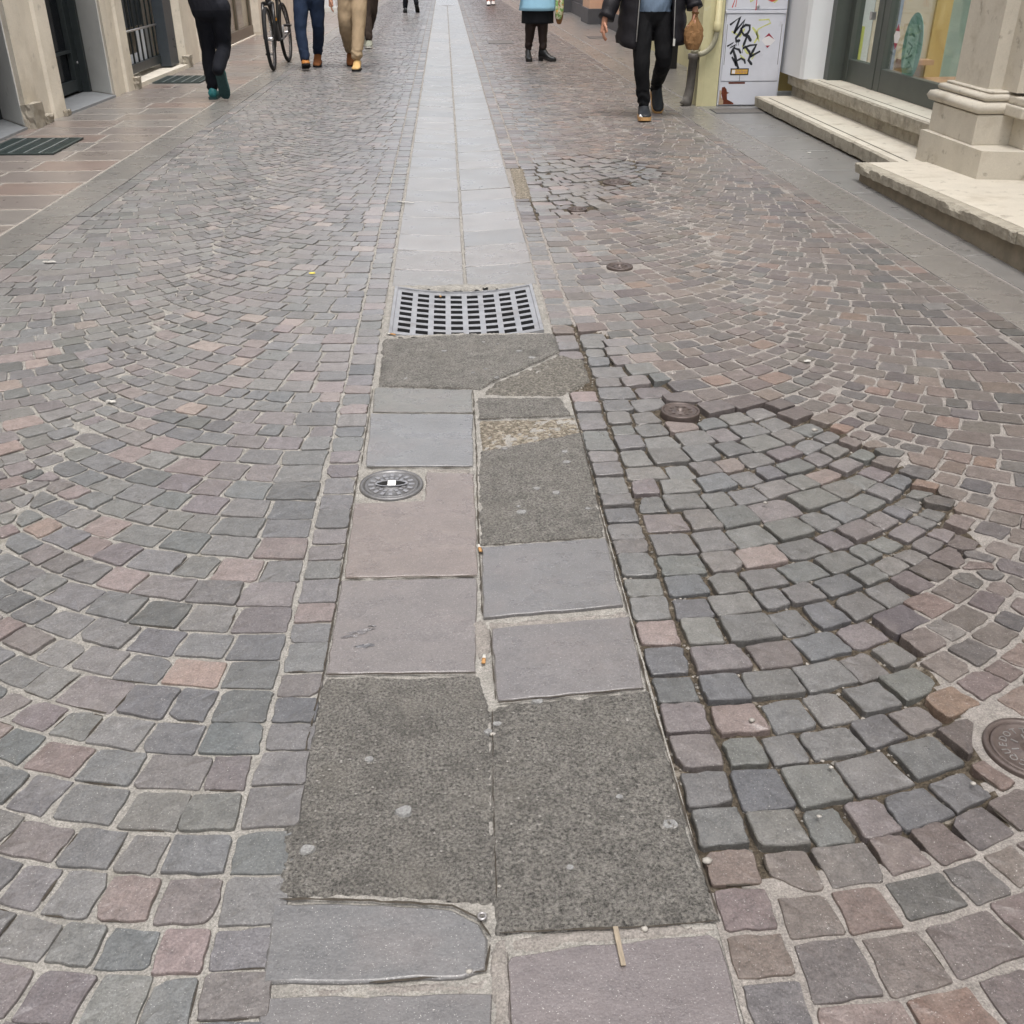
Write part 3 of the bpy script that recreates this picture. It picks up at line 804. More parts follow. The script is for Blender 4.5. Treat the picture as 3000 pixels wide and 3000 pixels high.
# street drain grate: dished cast iron, eight by eight slots
gr = thing('drain_grate', 'large square dished iron drain grate with rows of slots in the centre strip', 'drain grate', (.045, 4.05, 0))
HW, HL = .300, .308
def gz(x): return -.030 * (1 - (x / HW) ** 2) + .006
mb = MB()
nxs = 8; px_ = .070; pyy = .0685; sw, sl = .0240, .0205
xs = [-HW + .012]; 
for i in range(nxs):
    c = (i - 3.5) * px_; xs += [c - sw, c + sw]
xs += [HW - .012]
ys = [-HL + .012]
for j in range(8):
    c = (j - 3.5) * pyy; ys += [c - sl, c + sl]
ys += [HL - .012]
idx = {}
for j, y in enumerate(ys):
    for i, x in enumerate(xs):
        idx[i, j] = len(mb.v); mb.v.append((x, y, gz(x)))
for j in range(len(ys) - 1):
    for i in range(len(xs) - 1):
        a, b, c, d = idx[i, j], idx[i + 1, j], idx[i + 1, j + 1], idx[i, j + 1]
        if i % 2 == 1 and j % 2 == 1:
            lo = [len(mb.v) + k for k in range(4)]
            for k in (a, b, c, d): mb.v.append((mb.v[k][0], mb.v[k][1], mb.v[k][2] - .03))
            q = (a, b, c, d)
            for k in range(4): mb.f.append((q[k], q[(k + 1) % 4], lo[(k + 1) % 4], lo[k])); mb.sm.append(False); mb.mi.append(1)
        else:
            mb.f.append((a, b, c, d)); mb.sm.append(False); mb.mi.append(0)
M['grime_shade'] = mat('slot_grime_shade', (.03, .03, .032), .8, .2)  # slot walls near black: inner shade painted in over dirty iron
mb.build('slotted_plate', ['grate', 'grime_shade'], gr)
mb = MB()
def rim(x0, x1, y0, y1, n=12):
    for k in range(n):
        xa, xb = x0 + (x1 - x0) * k / n, x0 + (x1 - x0) * (k + 1) / n
        za, zb = gz(xa) + .007, gz(xb) + .007
        mb.add([(xa, y0, za - .05), (xb, y0, zb - .05), (xb, y1, zb - .05), (xa, y1, za - .05), (xa, y0, za), (xb, y0, zb), (xb, y1, zb), (xa, y1, za)],
               [(4, 5, 6, 7), (0, 1, 5, 4), (2, 3, 7, 6)] + ([(0, 4, 7, 3)] if k == 0 else []) + ([(1, 2, 6, 5)] if k == n - 1 else []))
rim(-HW, HW, -HL, -HL + .013); rim(-HW, HW, HL - .013, HL); rim(-HW, -HW + .012, -HL + .013, HL - .013, 1); rim(HW - .012, HW, -HL + .013, HL - .013, 1)
mb.build('frame', 'grate', gr)
MB().box(-HW - .02, HW + .02, -HL + .01, HL - .01, -.30, -.29).build('pit_floor', 'pit', gr)

def round_cover(label, x, y, r, z, lidm, framem, ornate=0, group=None, prouder=0.0):
    t = thing('water_valve_cover', label, 'manhole cover', (x, y, z), group=group)
    MB().lathe([(r * .97, -.05), (r, prouder - .004), (r * .985, prouder), (r * .88, prouder), (r * .86, prouder - .006), (r * .8, prouder - .010)], seg=40).build('frame', framem, t)
    lid = MB()
    lid.lathe([(r * .845, -.03), (r * .845, prouder - .003), (r * .80, prouder - .0005), (r * .76, prouder - .0035), (r * .30, prouder - .0035), (r * .27, prouder - .0005), (r * .20, prouder - .0008), (r * .17, prouder - .008), (0.0, prouder - .010)], seg=40)
    L_ = lid.build('lid', lidm, t)
    orn = MB()
    if ornate == 1:                                    # radial blocks and ribs
        for k in range(16):
            a = 2 * math.pi * k / 16
            for r0, r1, h in ((.36, .5, .12), (.55, .72, .10)):
                v = []
                for rr, aa in ((r0, -h), (r1, -h * .8), (r1, h * .8), (r0, h)):
                    v.append((r * rr * math.cos(a + aa), r * rr * math.sin(a + aa)))
                orn.prism(v, prouder - .004, prouder - .0012)
    elif ornate == 2:                                  # lettering round the lid
        ring_text(orn, 'ACQUEDOTTO', r * .50, r * .24, rad(248), rad(21), prouder - .0035)
        for k in range(8):
            a = 2 * math.pi * k / 8
            orn.prism([(r * .2 * math.cos(a - .08), r * .2 * math.sin(a - .08)), (r * .44 * math.cos(a - .04), r * .44 * math.sin(a - .04)), (r * .44 * math.cos(a + .04), r * .44 * math.sin(a + .04)), (r * .2 * math.cos(a + .08), r * .2 * math.sin(a + .08))], prouder - .005, prouder - .0015)
    else:
        for k in range(9):
            a = 2 * math.pi * k / 9 + .3; q = r * .52
            orn.prism([(q * math.cos(a) + r * .10 * math.cos(b), q * math.sin(a) + r * .06 * math.sin(b)) for b in (0, 1.57, 3.14, 4.71)], prouder - .005, prouder - .0015)
    orn.build('relief', 'iron_bright' if ornate else lidm, L_)
    return t
hole_cover = round_cover('grey round iron valve cover with oval recess beside the pinkish slab', -.188, 2.497, .089, .001, 'iron_grey', 'iron_grey', 1, prouder=.002)
mb = MB(); n = 20                                     # oval recess with a white tag bridging it
mb.add([(.040 * math.cos(2 * math.pi * k / n) , .015 * math.sin(2 * math.pi * k / n), .0030) for k in range(n)], [tuple(range(n))])
mb.build('oval_recess', 'pit', hole_cover)
mb = MB(); o_ = [(.046, .020), (.040, .015)]
v = [(a * math.cos(2 * math.pi * k / n), b * math.sin(2 * math.pi * k / n), .0045) for a, b in o_ for k in range(n)]
mb.add(v, [(k, (k + 1) % n, n + (k + 1) % n, n + k) for k in range(n)]); mb.build('oval_rim', 'iron_bright', hole_cover)
MB().box(-.010, .012, -.014, .014, .0032, .0052).build('white_tag', 'white', hole_cover)
round_cover('small brown iron valve cover standing proud in the sunken cobbles', .72, 2.96, .063, -.006, 'iron_brown', 'iron_brown', 0, prouder=.009)
round_cover('small brown valve cover in the right cobbles just beyond the drain grate', .78, 4.64, .062, 0, 'iron_brown', 'iron_brown', 0, prouder=.007)
round_cover('smallest brown valve cover, between two others up the right side of the road', .72, 5.85, .057, 0, 'iron_brown', 'iron_brown', 0, prouder=.004)
round_cover('farthest brown valve cover among the loosened cobbles', 1.06, 6.61, .085, -.003, 'iron_brown', 'iron_brown', 0, prouder=.003)
round_cover('large reddish brown cover lettered ACQUEDOTTO cut by the right picture edge', 1.047, 1.36, .084, .002, 'iron_brown', 'iron_brown', 2, prouder=.004)

M['vent'] = mat('vent_green', (.055, .075, .072), .5, .5, metal=.3, var=.2, vscale=40)
M['vent_light'] = mat('vent_bar', (.22, .25, .25), .5, .5, metal=.3)
def vent(label, x0, x1, y0, y1):
    t = thing('cellar_vent_grate', label, 'vent grate', ((x0 + x1) / 2, (y0 + y1) / 2, .004), group='cellar vent grates in the left pavement')
    a, b = (x1 - x0) / 2, (y1 - y0) / 2
    MB().box(-a, a, -b, b, -.004, .0015).build('pit_shade', 'pit', t)  # black sheet standing in for the dark pit under the slats
    mb = MB()
    for q in ((-a, a, -b, -b + .02), (-a, a, b - .02, b), (-a, -a + .02, -b + .02, b - .02), (a - .02, a, -b + .02, b - .02)): mb.box(q[0], q[1], q[2], q[3], -.004, .010)
    mb.build('frame', 'vent', t)
    for i in range(4):
        x = -a + (i + 1) * 2 * a / 5; MB().box(x - .006, x + .006, -b + .02, b - .02, .0015, .011).build('cross_bar', 'vent_light', t)
    for i in range(5):
        xa, xb = -a + .02 + i * 2 * a / 5, -a + (i + 1) * 2 * a / 5 - .008
        if i == 4: xb = a - .02
        mb = MB(); n = 18
        for k in range(n):
            y = -b + .03 + k * (2 * b - .06) / (n - 1); mb.box(xa, xb, y - .008, y + .008, .002, .0085)
        mb.build('slats', 'vent', t, kind='stuff')
vent('dark green slatted vent grate in the pavement nearest the camera on the left', -3.40, -2.86, 7.80, 8.50)
vent('dark green slatted vent grate beside the walker in teal shoes', -3.26, -2.74, 12.25, 12.95)
M['plate'] = mat('steel_plate', (.14, .13, .12), .6, .5, metal=.3, var=.3, vscale=20)
def plate(label, x0, x1, y0, y1, z=.006):
    t = thing('utility_cover_plate', label, 'cover plate', ((x0 + x1) / 2, (y0 + y1) / 2, z), group='flat cover plates')
    a, b = (x1 - x0) / 2, (y1 - y0) / 2
    MB().box(-a + .012, a - .012, -b + .012, b - .012, -.008, .002, .001).build('lid', 'plate', t)
    mb = MB()
    for q in ((-a, a, -b, -b + .01), (-a, a, b - .01, b), (-a, -a + .01, -b + .01, b - .01), (a - .01, a, -b + .01, b - .01)): mb.box(q[0], q[1], q[2], q[3], -.008, .003)
    mb.build('frame', 'iron_grey', t)
plate('flat square steel cover in the pavement below the graffiti cabinet', 2.42, 2.88, 9.58, 9.86)
plate('flat drain cover in the cobbles ahead of the woman in the blue coat', .66, 1.06, 17.4, 18.0)
plate('small cover plate in the far right pavement behind the walker with the paper bag', 2.38, 2.66, 18.4, 18.8)

# ------------------------------------------------------------------ left buildings
M['cream'] = mat('cream_plaster', (.68, .62, .52), .85, .25, var=.10, vscale=3, fine=.06, sscale=90, bump=.35, bscale=25, bdist=.006, stain=[((.44, .38, .29), 2.5, .52, .2, .6), ((.74, .70, .63), 5, .56, .15, .5), ((.30, .27, .22), 9, .62, .1, .6)])
M['stone_pale'] = mat('pale_stone', (.66, .61, .52), .8, .3, var=.12, vscale=8, fine=.08, sscale=120, bump=.5, bscale=45, bdist=.006, stain=[((.33, .29, .23), 6, .60, .12, .6)])
M['grey_plaster'] = mat('grey_plaster', (.62, .62, .59), .85, .25, var=.07, vscale=4, bump=.3, bscale=30, bdist=.004, stain=[((.38, .36, .31), 5, .6, .12, .5)])  # real grey footings, and the painted skylight on pilaster sides
M['dark_metal'] = mat('dark_green_metal', (.030, .038, .040), .42, .5, metal=.2, var=.15, vscale=15, bump=.1, bscale=40)
M['dark_shutter'] = mat('slate_shutter', (.045, .055, .065), .5, .5, metal=.1, var=.15, vscale=12)
M['black_glass'] = mat('black_glass', (.008, .009, .012), .08, .5)
M['interior'] = mat('dark_interior', (.012, .011, .010), .9, .1)
M['threshold'] = mat('grey_threshold', (.23, .24, .25), .55, .45, var=.15, vscale=12, bump=.3, bscale=40, bdist=.003)
M['white_panel'] = mat('white_panel', (.62, .66, .72), .55, .4)
M['bronze'] = mat('bronze_frame', (.17, .14, .105), .42, .5, metal=.4, var=.1, vscale=10)
M['pink_panel'] = mat('pink_blind', (.70, .42, .32), .5, .5, var=.08, vscale=4)
M['white_wall'] = mat('white_render', (.72, .73, .74), .85, .25, var=.04, vscale=3)
M['bolt'] = mat('bright_bolt', (.5, .5, .5), .35, .5, metal=.8)
TOP = 8.5

def glass_mat(name, tint=(.9, .95, .93), rough_=.02):
    m = bpy.data.materials.new(name); m.use_nodes = True
    nt = m.node_tree; nt.nodes.clear()
    o = nd(nt, 'ShaderNodeOutputMaterial'); tr = nd(nt, 'ShaderNodeBsdfTransparent'); gl = nd(nt, 'ShaderNodeBsdfGlossy'); mx = nd(nt, 'ShaderNodeMixShader'); lw = nd(nt, 'ShaderNodeLayerWeight')
    pw_ = nd(nt, 'ShaderNodeMath', operation='POWER'); ml = nd(nt, 'ShaderNodeMath', operation='MULTIPLY_ADD')
    tr.inputs[0].default_value = (*tint, 1); gl.inputs['Roughness'].default_value = rough_; lw.inputs[0].default_value = .5
    pw_.inputs[1].default_value = 4.0; ml.inputs[1].default_value = .55; ml.inputs[2].default_value = .04
    nt.links.new(lw.outputs['Facing'], pw_.inputs[0]); nt.links.new(pw_.outputs[0], ml.inputs[0]); nt.links.new(ml.outputs[0], mx.inputs[0])
    nt.links.new(tr.outputs[0], mx.inputs[1]); nt.links.new(gl.outputs[0], mx.inputs[2]); nt.links.new(mx.outputs[0], o.inputs[0])
    return m
M['glass'] = glass_mat('window_glass', (.86, .92, .90))

bl = thing('plastered_building', 'cream plastered building on the left with pilasters, dark door and barred window', 'building', (-3.4, 9, 0))
def P(name, mb, mats, parent, off=(3.4, -9, 0), **kw):
    mb.v = [(x + off[0], y + off[1], z + off[2]) for x, y, z in mb.v]
    return mb.build(name, mats, parent, **kw)
# pilasters: stepped plan, splayed towards the openings
def pilaster(pts, name='pilaster', z0=0.0, extra=None):
    mb = MB(); mb.prism(pts, z0, TOP)
    return P(name, mb, ['cream'], bl)
p1 = pilaster([(-4.1, 9.58), (-3.88, 9.55), (-3.50, 9.05), (-3.45, 9.02), (-3.445, 9.30), (-3.475, 9.32), (-3.468, 9.62), (-3.44, 9.64), (-3.40, 9.81), (-3.46, 9.84), (-3.80, 10.10), (-4.1, 10.10)])
P('side_skin', MB().prism([(-3.884, 9.54), (-3.506, 9.043), (-3.500, 9.050), (-3.878, 9.547)], .03, TOP), ['grey_plaster'], bl)  # grey skin: cool skylight on the camera-facing side put into colour
p2 = pilaster([(-4.1, 11.50), (-3.70, 11.47), (-3.36, 11.11), (-3.335, 11.09), (-3.325, 11.25), (-3.35, 11.27), (-3.345, 11.50), (-3.315, 11.52), (-3.30, 11.72), (-3.33, 11.80), (-3.55, 11.84), (-4.1, 11.84)])
P('side_skin', MB().prism([(-3.704, 11.463), (-3.372, 11.111), (-3.366, 11.117), (-3.698, 11.47)], .03, TOP), ['grey_plaster'], bl)  # same painted skylight on the second pilaster's side
p3 = pilaster([(-4.1, 13.95), (-3.36, 13.93), (-3.26, 14.02), (-3.245, 14.35), (-3.27, 14.37), (-3.26, 14.75), (-3.235, 14.78), (-3.23, 15.1), (-3.28, 15.2), (-4.1, 15.2)])
p4 = pilaster([(-4.1, 19.36), (-3.38, 19.36), (-3.30, 19.38), (-3.20, 19.5), (-3.18, 20.2), (-3.22, 20.25), (-3.21, 26.0), (-4.1, 26.0)])
P('side_skin', MB().prism([(-3.38, 19.352), (-3.30, 19.372), (-3.20, 19.492), (-3.205, 19.496), (-3.302, 19.38), (-3.38, 19.358)], .05, TOP), ['stone_pale'], bl)
mb = MB(); mb.box(-4.1, -3.42, -14, 7.3, 0, TOP); mb.box(-4.1, -3.46, 7.3, 9.0, 2.5, TOP); mb.box(-4.05, -3.5, 9.9, 11.4, 2.5, TOP); mb.box(-4.05, -3.45, 11.84, 13.93, 2.4, TOP); mb.box(-4.1, -3.30, 15.2, 19.36, 2.5, TOP); mb.box(-4.1, -3.3, 15.2, 16.4, 0, 2.5)
P('wall', mb, ['cream'], bl)
P('back_wall', MB().box(-4.9, -4.12, -14, 26, 0, TOP), ['interior'], bl)
# recess floors
P('threshold', MB().prism([(-3.39, 9.83), (-3.33, 11.09), (-3.70, 11.46), (-4.0, 11.46), (-4.0, 10.1), (-3.80, 10.1)], -.01, .022), ['threshold'], bl)
P('threshold', MB().prism([(-3.46, 7.3), (-3.47, 9.02), (-3.88, 9.55), (-4.1, 9.55), (-4.1, 7.3)], -.01, .020), ['threshold'], bl)
def door(y0, y1, x, rails, off=(3.4, -9, 0)):
    dx = .05
    d = P('door', MB().box(x - .01, x, y0, y1, .05, 2.5), ['black_glass'], bl)
    mb = MB()
    for a, b in ((y0, y0 + .09), (y1 - .22, y1 - .02)): mb.box(x, x + dx, a, b, .04, 2.5, .004)
    for z, h in rails: mb.box(x + .001, x + dx - .004, y0 + .09, y1 - .22, z, z + h, .003)
    P('door_frame', mb, ['dark_metal'], d)
    for yy in (y1 - .10, y1 - .03):
        mb = MB(); mb.lathe([(.013, 0), (.012, .006), (0, .008)], seg=10)
        mb.v = [(x + dx + z, yy + b, .30 + a) for a, b, z in mb.v]; P('bolt', mb, ['bolt'], d)
    return d
d1 = door(10.08, 11.44, -3.78, [(.05, .10), (.40, .025), (1.25, .03)])
P('door_jamb', MB().box(-3.80, -3.66, 11.36, 11.455, .025, 2.5, .004), ['dark_metal'], bl)
d2 = door(7.4, 9.50, -3.95, [(.05, .10), (.40, .025)])
P('door_jamb', MB().box(-3.97, -3.84, 9.42, 9.52, .022, 2.5, .004), ['dark_metal'], bl)
# barred window over a low plinth
P('window_plinth', MB().prism([(-3.30, 11.80), (-3.225, 13.97), (-3.36, 13.93), (-4.0, 13.93), (-4.0, 11.84), (-3.55, 11.84)], -.01, .045), ['stone_pale'], bl)
wn_ = P('barred_window', MB().box(-3.95, -3.94, 11.84, 13.93, .05, 2.4), ['interior'], bl)
mb = MB(); mb.box(-3.49, -3.44, 11.86, 13.9, .10, .19, .004); mb.box(-3.49, -3.44, 11.86, 11.95, .19, 2.4, .004)
P('window_frame', mb, ['dark_metal'], wn_)
for i in range(8):
    yy = 12.05 + i * .195
    P('bar', MB().tube([(-3.465, yy, .19, .011), (-3.465, yy, 2.4, .011)], 8), ['dark_metal'], wn_)
P('cross_bar', MB().tube([(-3.45, 11.95, .52, .012), (-3.45, 13.55, .52, .012)], 8), ['bolt'], wn_)
P('shutter', MB().box(-3.46, -3.33, 13.50, 13.90, .06, 2.4, .006), ['dark_shutter'], wn_)
mb = MB()
for i in range(5): mb.box(-3.62 - (i % 2) * .025, -3.60 - (i % 2) * .025, 12.75 + i * .16, 12.91 + i * .16, .52, 2.4)
P('folded_shutter', mb, ['dark_shutter'], wn_)
P('white_board', MB().box(-3.53, -3.515, 11.95, 12.85, .10, .27), ['white_panel'], wn_)
P('white_board', MB().box(-3.53, -3.512, 12.86, 13.18, .10, .51), ['white_panel'], wn_)
P('grey_board', MB().box(-3.53, -3.515, 13.19, 13.48, .10, .51), ['threshold'], wn_)
for z in (.26, .34):
    mb = MB(); mb.lathe([(.014, 0), (.012, .006), (0, .009)], seg=10); mb.v = [(-3.329 + q, 13.80 - .02 * (z > .3), z + a) for a, b, q in mb.v]; P('bolt', mb, ['bolt'], wn_)
# broken guard stones at the pilaster feet
M['guard_stone'] = mat('broken_stone', (.36, .325, .265), .9, .2, var=.25, vscale=14, bump=.8, bscale=40, bdist=.01)
def guard(cx, cy, sx, sy, sz, seed, mat_='guard_stone'):
    r = random.Random(seed); bm = bmesh.new(); bmesh.ops.create_cube(bm, size=1)
    bmesh.ops.subdivide_edges(bm, edges=bm.edges[:], cuts=3, use_grid_fill=True)
    for q in bm.verts:
        t = .5 + q.co.z
        q.co = Vector((cx + q.co.x * sx * (1.1 - .25 * (1 - t)) + r.uniform(-.006, .006), cy + q.co.y * sy + r.uniform(-.01, .01), .0 + t * sz + r.uniform(-.006, .006)))
    mb = MB(); mb.bm(bm); P('guard_stone', mb, [mat_], bl)
guard(-3.44, 9.13, .10, .22, .19, 3); guard(-3.42, 9.36, .06, .18, .07, 5); guard(-3.30, 11.76, .09, .14, .12, 8); guard(-3.25, 14.02, .08, .2, .14, 9); guard(-3.40, 9.80, .05, .1, .05, 12)
# shop window with bronze frame further up
sw_ = P('shop_window', MB().box(-3.37, -3.352, 16.42, 19.34, .17, 2.4), ['pink_panel'], bl)
mb = MB(); mb.box(-3.36, -3.30, 16.40, 19.36, .02, .17, .004); mb.box(-3.36, -3.31, 16.40, 16.48, .17, 2.4); mb.box(-3.36, -3.31, 19.27, 19.36, .17, 2.4); mb.box(-3.36, -3.31, 18.02, 18.09, .17, 2.4)
P('window_frame', mb, ['bronze'], sw_)
for a, b in ((16.48, 18.02), (18.09, 19.27)): P('pane', MB().box(-3.345, -3.337, a, b, .17, 2.4), ['glass'], sw_)
P('sill_step', MB().box(-3.40, -3.27, 16.3, 19.36, -.01, .018, .003), ['stone_pale'], bl)
# far white building
bw = thing('white_building', 'plain white rendered building far up the left side of the street', 'building', (-2.9, 30, 0))
P('wall', MB().box(-3.9, -2.58, 26.75, 70, 0, TOP), ['white_wall'], bw, off=(2.9, -30, 0))
P('plinth', MB().box(-3.9, -2.56, 26.73, 70, 0, .10), ['grey_plaster'], bw, off=(2.9, -30, 0))

# ------------------------------------------------------------------ right buildings
M['yellow'] = mat('yellow_plaster', (.60, .555, .335), .85, .25, var=.10, vscale=5, bump=.4, bscale=30, bdist=.006, stain=[((.36, .33, .24), 4, .6, .12, .55), ((.62, .60, .50), 9, .62, .08, .6)])
M['ochre'] = mat('ochre_plaster', (.55, .42, .17), .85, .25, var=.10, vscale=5, bump=.3, bscale=30, bdist=.005, stain=[((.34, .30, .22), 4, .6, .12, .5)])
M['peach'] = mat('peach_plaster', (.66, .43, .30), .85, .25, var=.06, vscale=3)
M['grey_plinth'] = mat('grey_plinth', (.09, .09, .095), .6, .4, var=.1, vscale=5)
M['marble'] = mat('warm_limestone', (.52, .48, .405), .72, .35, var=.08, vscale=6, fine=.06, sscale=150, bump=.35, bscale=40, bdist=.004, stain=[((.33, .28, .21), 5, .55, .15, .55), ((.22, .19, .15), 11, .60, .08, .6)])
M['marble_worn'] = mat('weathered_limestone', (.36, .33, .27), .8, .3, var=.15, vscale=14, fine=.12, sscale=150, bump=.8, bscale=45, bdist=.012, stain=[((.16, .14, .11), 12, .50, .2, .75)])
M['green_frame'] = mat('grey_green_frame', (.075, .085, .075), .45, .5, metal=.15, var=.08, vscale=8)
M['joint_line'] = mat('anti_slip_groove', (.13, .12, .10), .9, .2)
def Q(name, mb, mats, parent, off, **kw): return P(name, mb, mats, parent, off=(-off[0], -off[1], -off[2]), **kw)

br = thing('bank_building', 'pale stone building on the right with steps, glazed door and classical pilaster base', 'building', (3.3, 8, 0))
O = (3.3, 8, 0)
# near platform: overhanging worn slab on a recessed riser
def worn_edge(x0, x1, y0, y1, z0, z1, name, seed, chip=.012, step=.035):
    """a slab whose street edge is chipped"""
    r = random.Random(seed); n = int((y1 - y0) / step); v = []; f = []
    for k in range(n + 1):
        y = y0 + (y1 - y0) * k / n
        c = max(0, r.gauss(0, chip * .5)) + (chip * 2.0 * max(0, nz(0, y, 4, seed) - .25) * 2)
        d = r.uniform(0, .004)
        v += [(x1, y, z0), (x0 + d + r.uniform(0, .006), y, z0 + r.uniform(0, .006)), (x0 + d, y, (z0 + z1) / 2), (x0 + c * .35, y, z1 - c * .8 - .004), (x0 + c + .006, y, z1 - .0005), (x1, y, z1)]
    for k in range(n):
        for q in range(5): a = k * 6 + q; f.append((a, a + 6, a + 7, a + 1))
    f += [tuple(range(6)), tuple(n * 6 + q for q in range(5, -1, -1))]
    mb = MB(); mb.add(v, f); return mb
def tilt(mb):
    mb.v = [(x, y, z + (.027 * (6.55 - y) if z > .03 else 0)) for x, y, z in mb.v]; return mb
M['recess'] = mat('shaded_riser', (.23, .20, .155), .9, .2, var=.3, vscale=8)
Q('platform_slab', tilt(worn_edge(2.585, 4.2, 4.52, 6.56, .052, .112, 'x', 3)), ['marble_worn'], br, O)
Q('platform_slab', tilt(worn_edge(2.590, 4.2, 1.6, 4.512, .054, .113, 'x', 4)), ['marble_worn'], br, O)
Q('platform_top', tilt(MB().box(2.66, 4.2, 1.6, 6.54, .106, .1145, .002)), ['marble'], br, O)
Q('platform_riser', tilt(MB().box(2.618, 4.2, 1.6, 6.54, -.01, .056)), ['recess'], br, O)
# steps
Q('step', worn_edge(2.86, 3.30, 6.60, 9.95, .016, .102, 'x', 6, .008), ['marble_worn'], br, O)
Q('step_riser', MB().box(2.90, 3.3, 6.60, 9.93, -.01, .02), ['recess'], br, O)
Q('tread', MB().box(2.885, 3.28, 6.58, 9.94, .1005, .1045, .0015), ['marble'], br, O)
Q('groove', MB().box(2.945, 2.958, 6.62, 9.80, .104, .1054), ['joint_line'], br, O)
Q('step_riser', MB().box(3.235, 3.5, 6.6, 10.05, .10, .198), ['marble_worn'], br, O)
Q('step', worn_edge(3.185, 4.2, 6.6, 10.06, .195, .286, 'x', 7, .005), ['marble_worn'], br, O)
Q('tread', MB().box(3.205, 4.2, 6.6, 10.05, .285, .2892, .0015), ['marble'], br, O)
Q('groove', MB().box(3.265, 3.276, 6.65, 9.45, .2888, .2900), ['joint_line'], br, O)
# white pier beside the door
Q('pier', MB().prism([(3.15, 10.2), (3.15, 9.62), (3.17, 9.56), (3.345, 9.55), (3.9, 9.55), (3.9, 10.2)], .286, TOP), ['white_wall'], br, O)
# glazed door
dr_ = Q('glass_door', MB().box(3.505, 3.512, 7.0, 9.36, .47, 2.6), ['glass'], br, O)
mb = MB(); mb.box(3.345, 3.50, 9.44, 9.55, .287, 2.6, .004); mb.box(3.47, 3.55, 9.34, 9.44, .291, 2.6, .004); mb.box(3.47, 3.55, 8.72, 8.84, .291, 2.6, .004); mb.box(3.475, 3.55, 8.60, 8.715, .291, 2.6, .004)
mb.box(3.478, 3.545, 8.84, 9.34, .291, .47, .004); mb.box(3.478, 3.545, 6.9, 8.60, .291, .46, .004)
Q('door_frame', mb, ['green_frame'], dr_, O)
Q('handle', MB().box(3.43, 3.47, 8.86, 8.90, .80, .86, .003), ['bolt'], dr_, O)
M['poster_green'] = mat('green_oval_poster', (.20, .36, .30), .5, .4, var=.12, vscale=9)
M['poster_light'] = mat('pale_green_print', (.42, .56, .48), .5, .4, var=.08, vscale=9)
M['poster_dark'] = mat('dark_green_print', (.10, .20, .15), .5, .4)
M['sticker_white'] = mat('sticker_white', (.74, .72, .72), .5)
M['sticker_red'] = mat('sticker_red', (.32, .03, .06), .5, var=.2, vscale=60)
M['tan_board'] = mat('tan_panel', (.55, .46, .34), .7, .3, var=.1, vscale=3)
M['orange_board'] = mat('ochre_reflection', (.55, .38, .15), .6, .3, var=.08, vscale=3)
M['blue_board'] = mat('blue_grey_reflection', (.26, .31, .40), .6, .3, var=.08, vscale=3)
M['terracotta'] = mat('terracotta_floor', (.42, .24, .15), .6, .4, var=.2, vscale=6)
M['teal_board'] = mat('teal_reflection', (.33, .43, .39), .5, .4, var=.2, vscale=4)
M['lime'] = mat('lime_board', (.60, .62, .16), .6)
n = 28
ov = [(8.17 + .175 * math.cos(2 * math.pi * k / n), .655 + .235 * math.sin(2 * math.pi * k / n)) for k in range(n)]
po = Q('oval_poster', MB().add([(3.514, y, z) for y, z in ov] + [(3.517, y, z) for y, z in ov], [tuple(range(n)), tuple(range(2 * n - 1, n - 1, -1))] + [(k, (k + 1) % n, n + (k + 1) % n, n + k) for k in range(n)]), ['poster_green'], dr_, O)
Q('print_block', MB().box(3.5125, 3.5138, 8.08, 8.28, .50, .81), ['poster_light'], po, O)
def ribbon(mb, pts, w_, plane, d0, thick=.0012, mi=0):
    """flat painted stroke; pts in plane coordinates (a, z)"""
    n = len(pts); L_, R_ = [], []
    for i in range(n):
        a, b = pts[max(0, i - 1)], pts[min(n - 1, i + 1)]
        dx, dz = b[0] - a[0], b[1] - a[1]; l = math.hypot(dx, dz) or 1
        ww = w_ * (.8 + .4 * abs(math.sin(i * 2.1)))
        L_.append((pts[i][0] - dz / l * ww / 2, pts[i][1] + dx / l * ww / 2)); R_.append((pts[i][0] + dz / l * ww / 2, pts[i][1] - dx / l * ww / 2))
    o = [(q, 0) for q in L_] + [(q, 0) for q in R_]
    f3 = lambda q, d: (q[0], d, q[1]) if plane == 'y' else (d, q[0], q[1])
    v = [f3(q, d0 - (thick if plane == 'y' else thick)) for q in L_ + R_] + [f3(q, d0) for q in L_ + R_]
    m = 2 * n; f = []
    for i in range(n - 1):
        f.append((i, n + i, n + i + 1, i + 1)); f.append((i, i + 1, m + i + 1, m + i)); f.append((n + i + 1, n + i, m + n + i, m + n + i + 1))
    mb.add(v, f, False, mi)
    for e_ in (pts[0], pts[-1]):                      # round ends
        k = 8; c = [(e_[0] + w_ * .45 * math.cos(2 * math.pi * q / k), e_[1] + w_ * .45 * math.sin(2 * math.pi * q / k)) for q in range(k)]
        mb.add([f3(q, d0 - thick - .0001) for q in c], [tuple(range(k))], False, mi)
mb = MB()
for s_ in ([(8.25, .73), (8.20, .74), (8.15, .73)], [(8.24, .68), (8.16, .66), (8.20, .60), (8.23, .62)], [(8.24, .57), (8.14, .60)], [(8.18, .55), (8.12, .53), (8.2, .50)], [(8.12, .80), (8.06, .76), (8.05, .70)]): ribbon(mb, s_, .016, 'x', 3.5122)
Q('print_strokes', mb, ['poster_dark'], po, O)
dm = [(8.46, .80), (8.40, .71), (8.46, .61), (8.52, .71)]
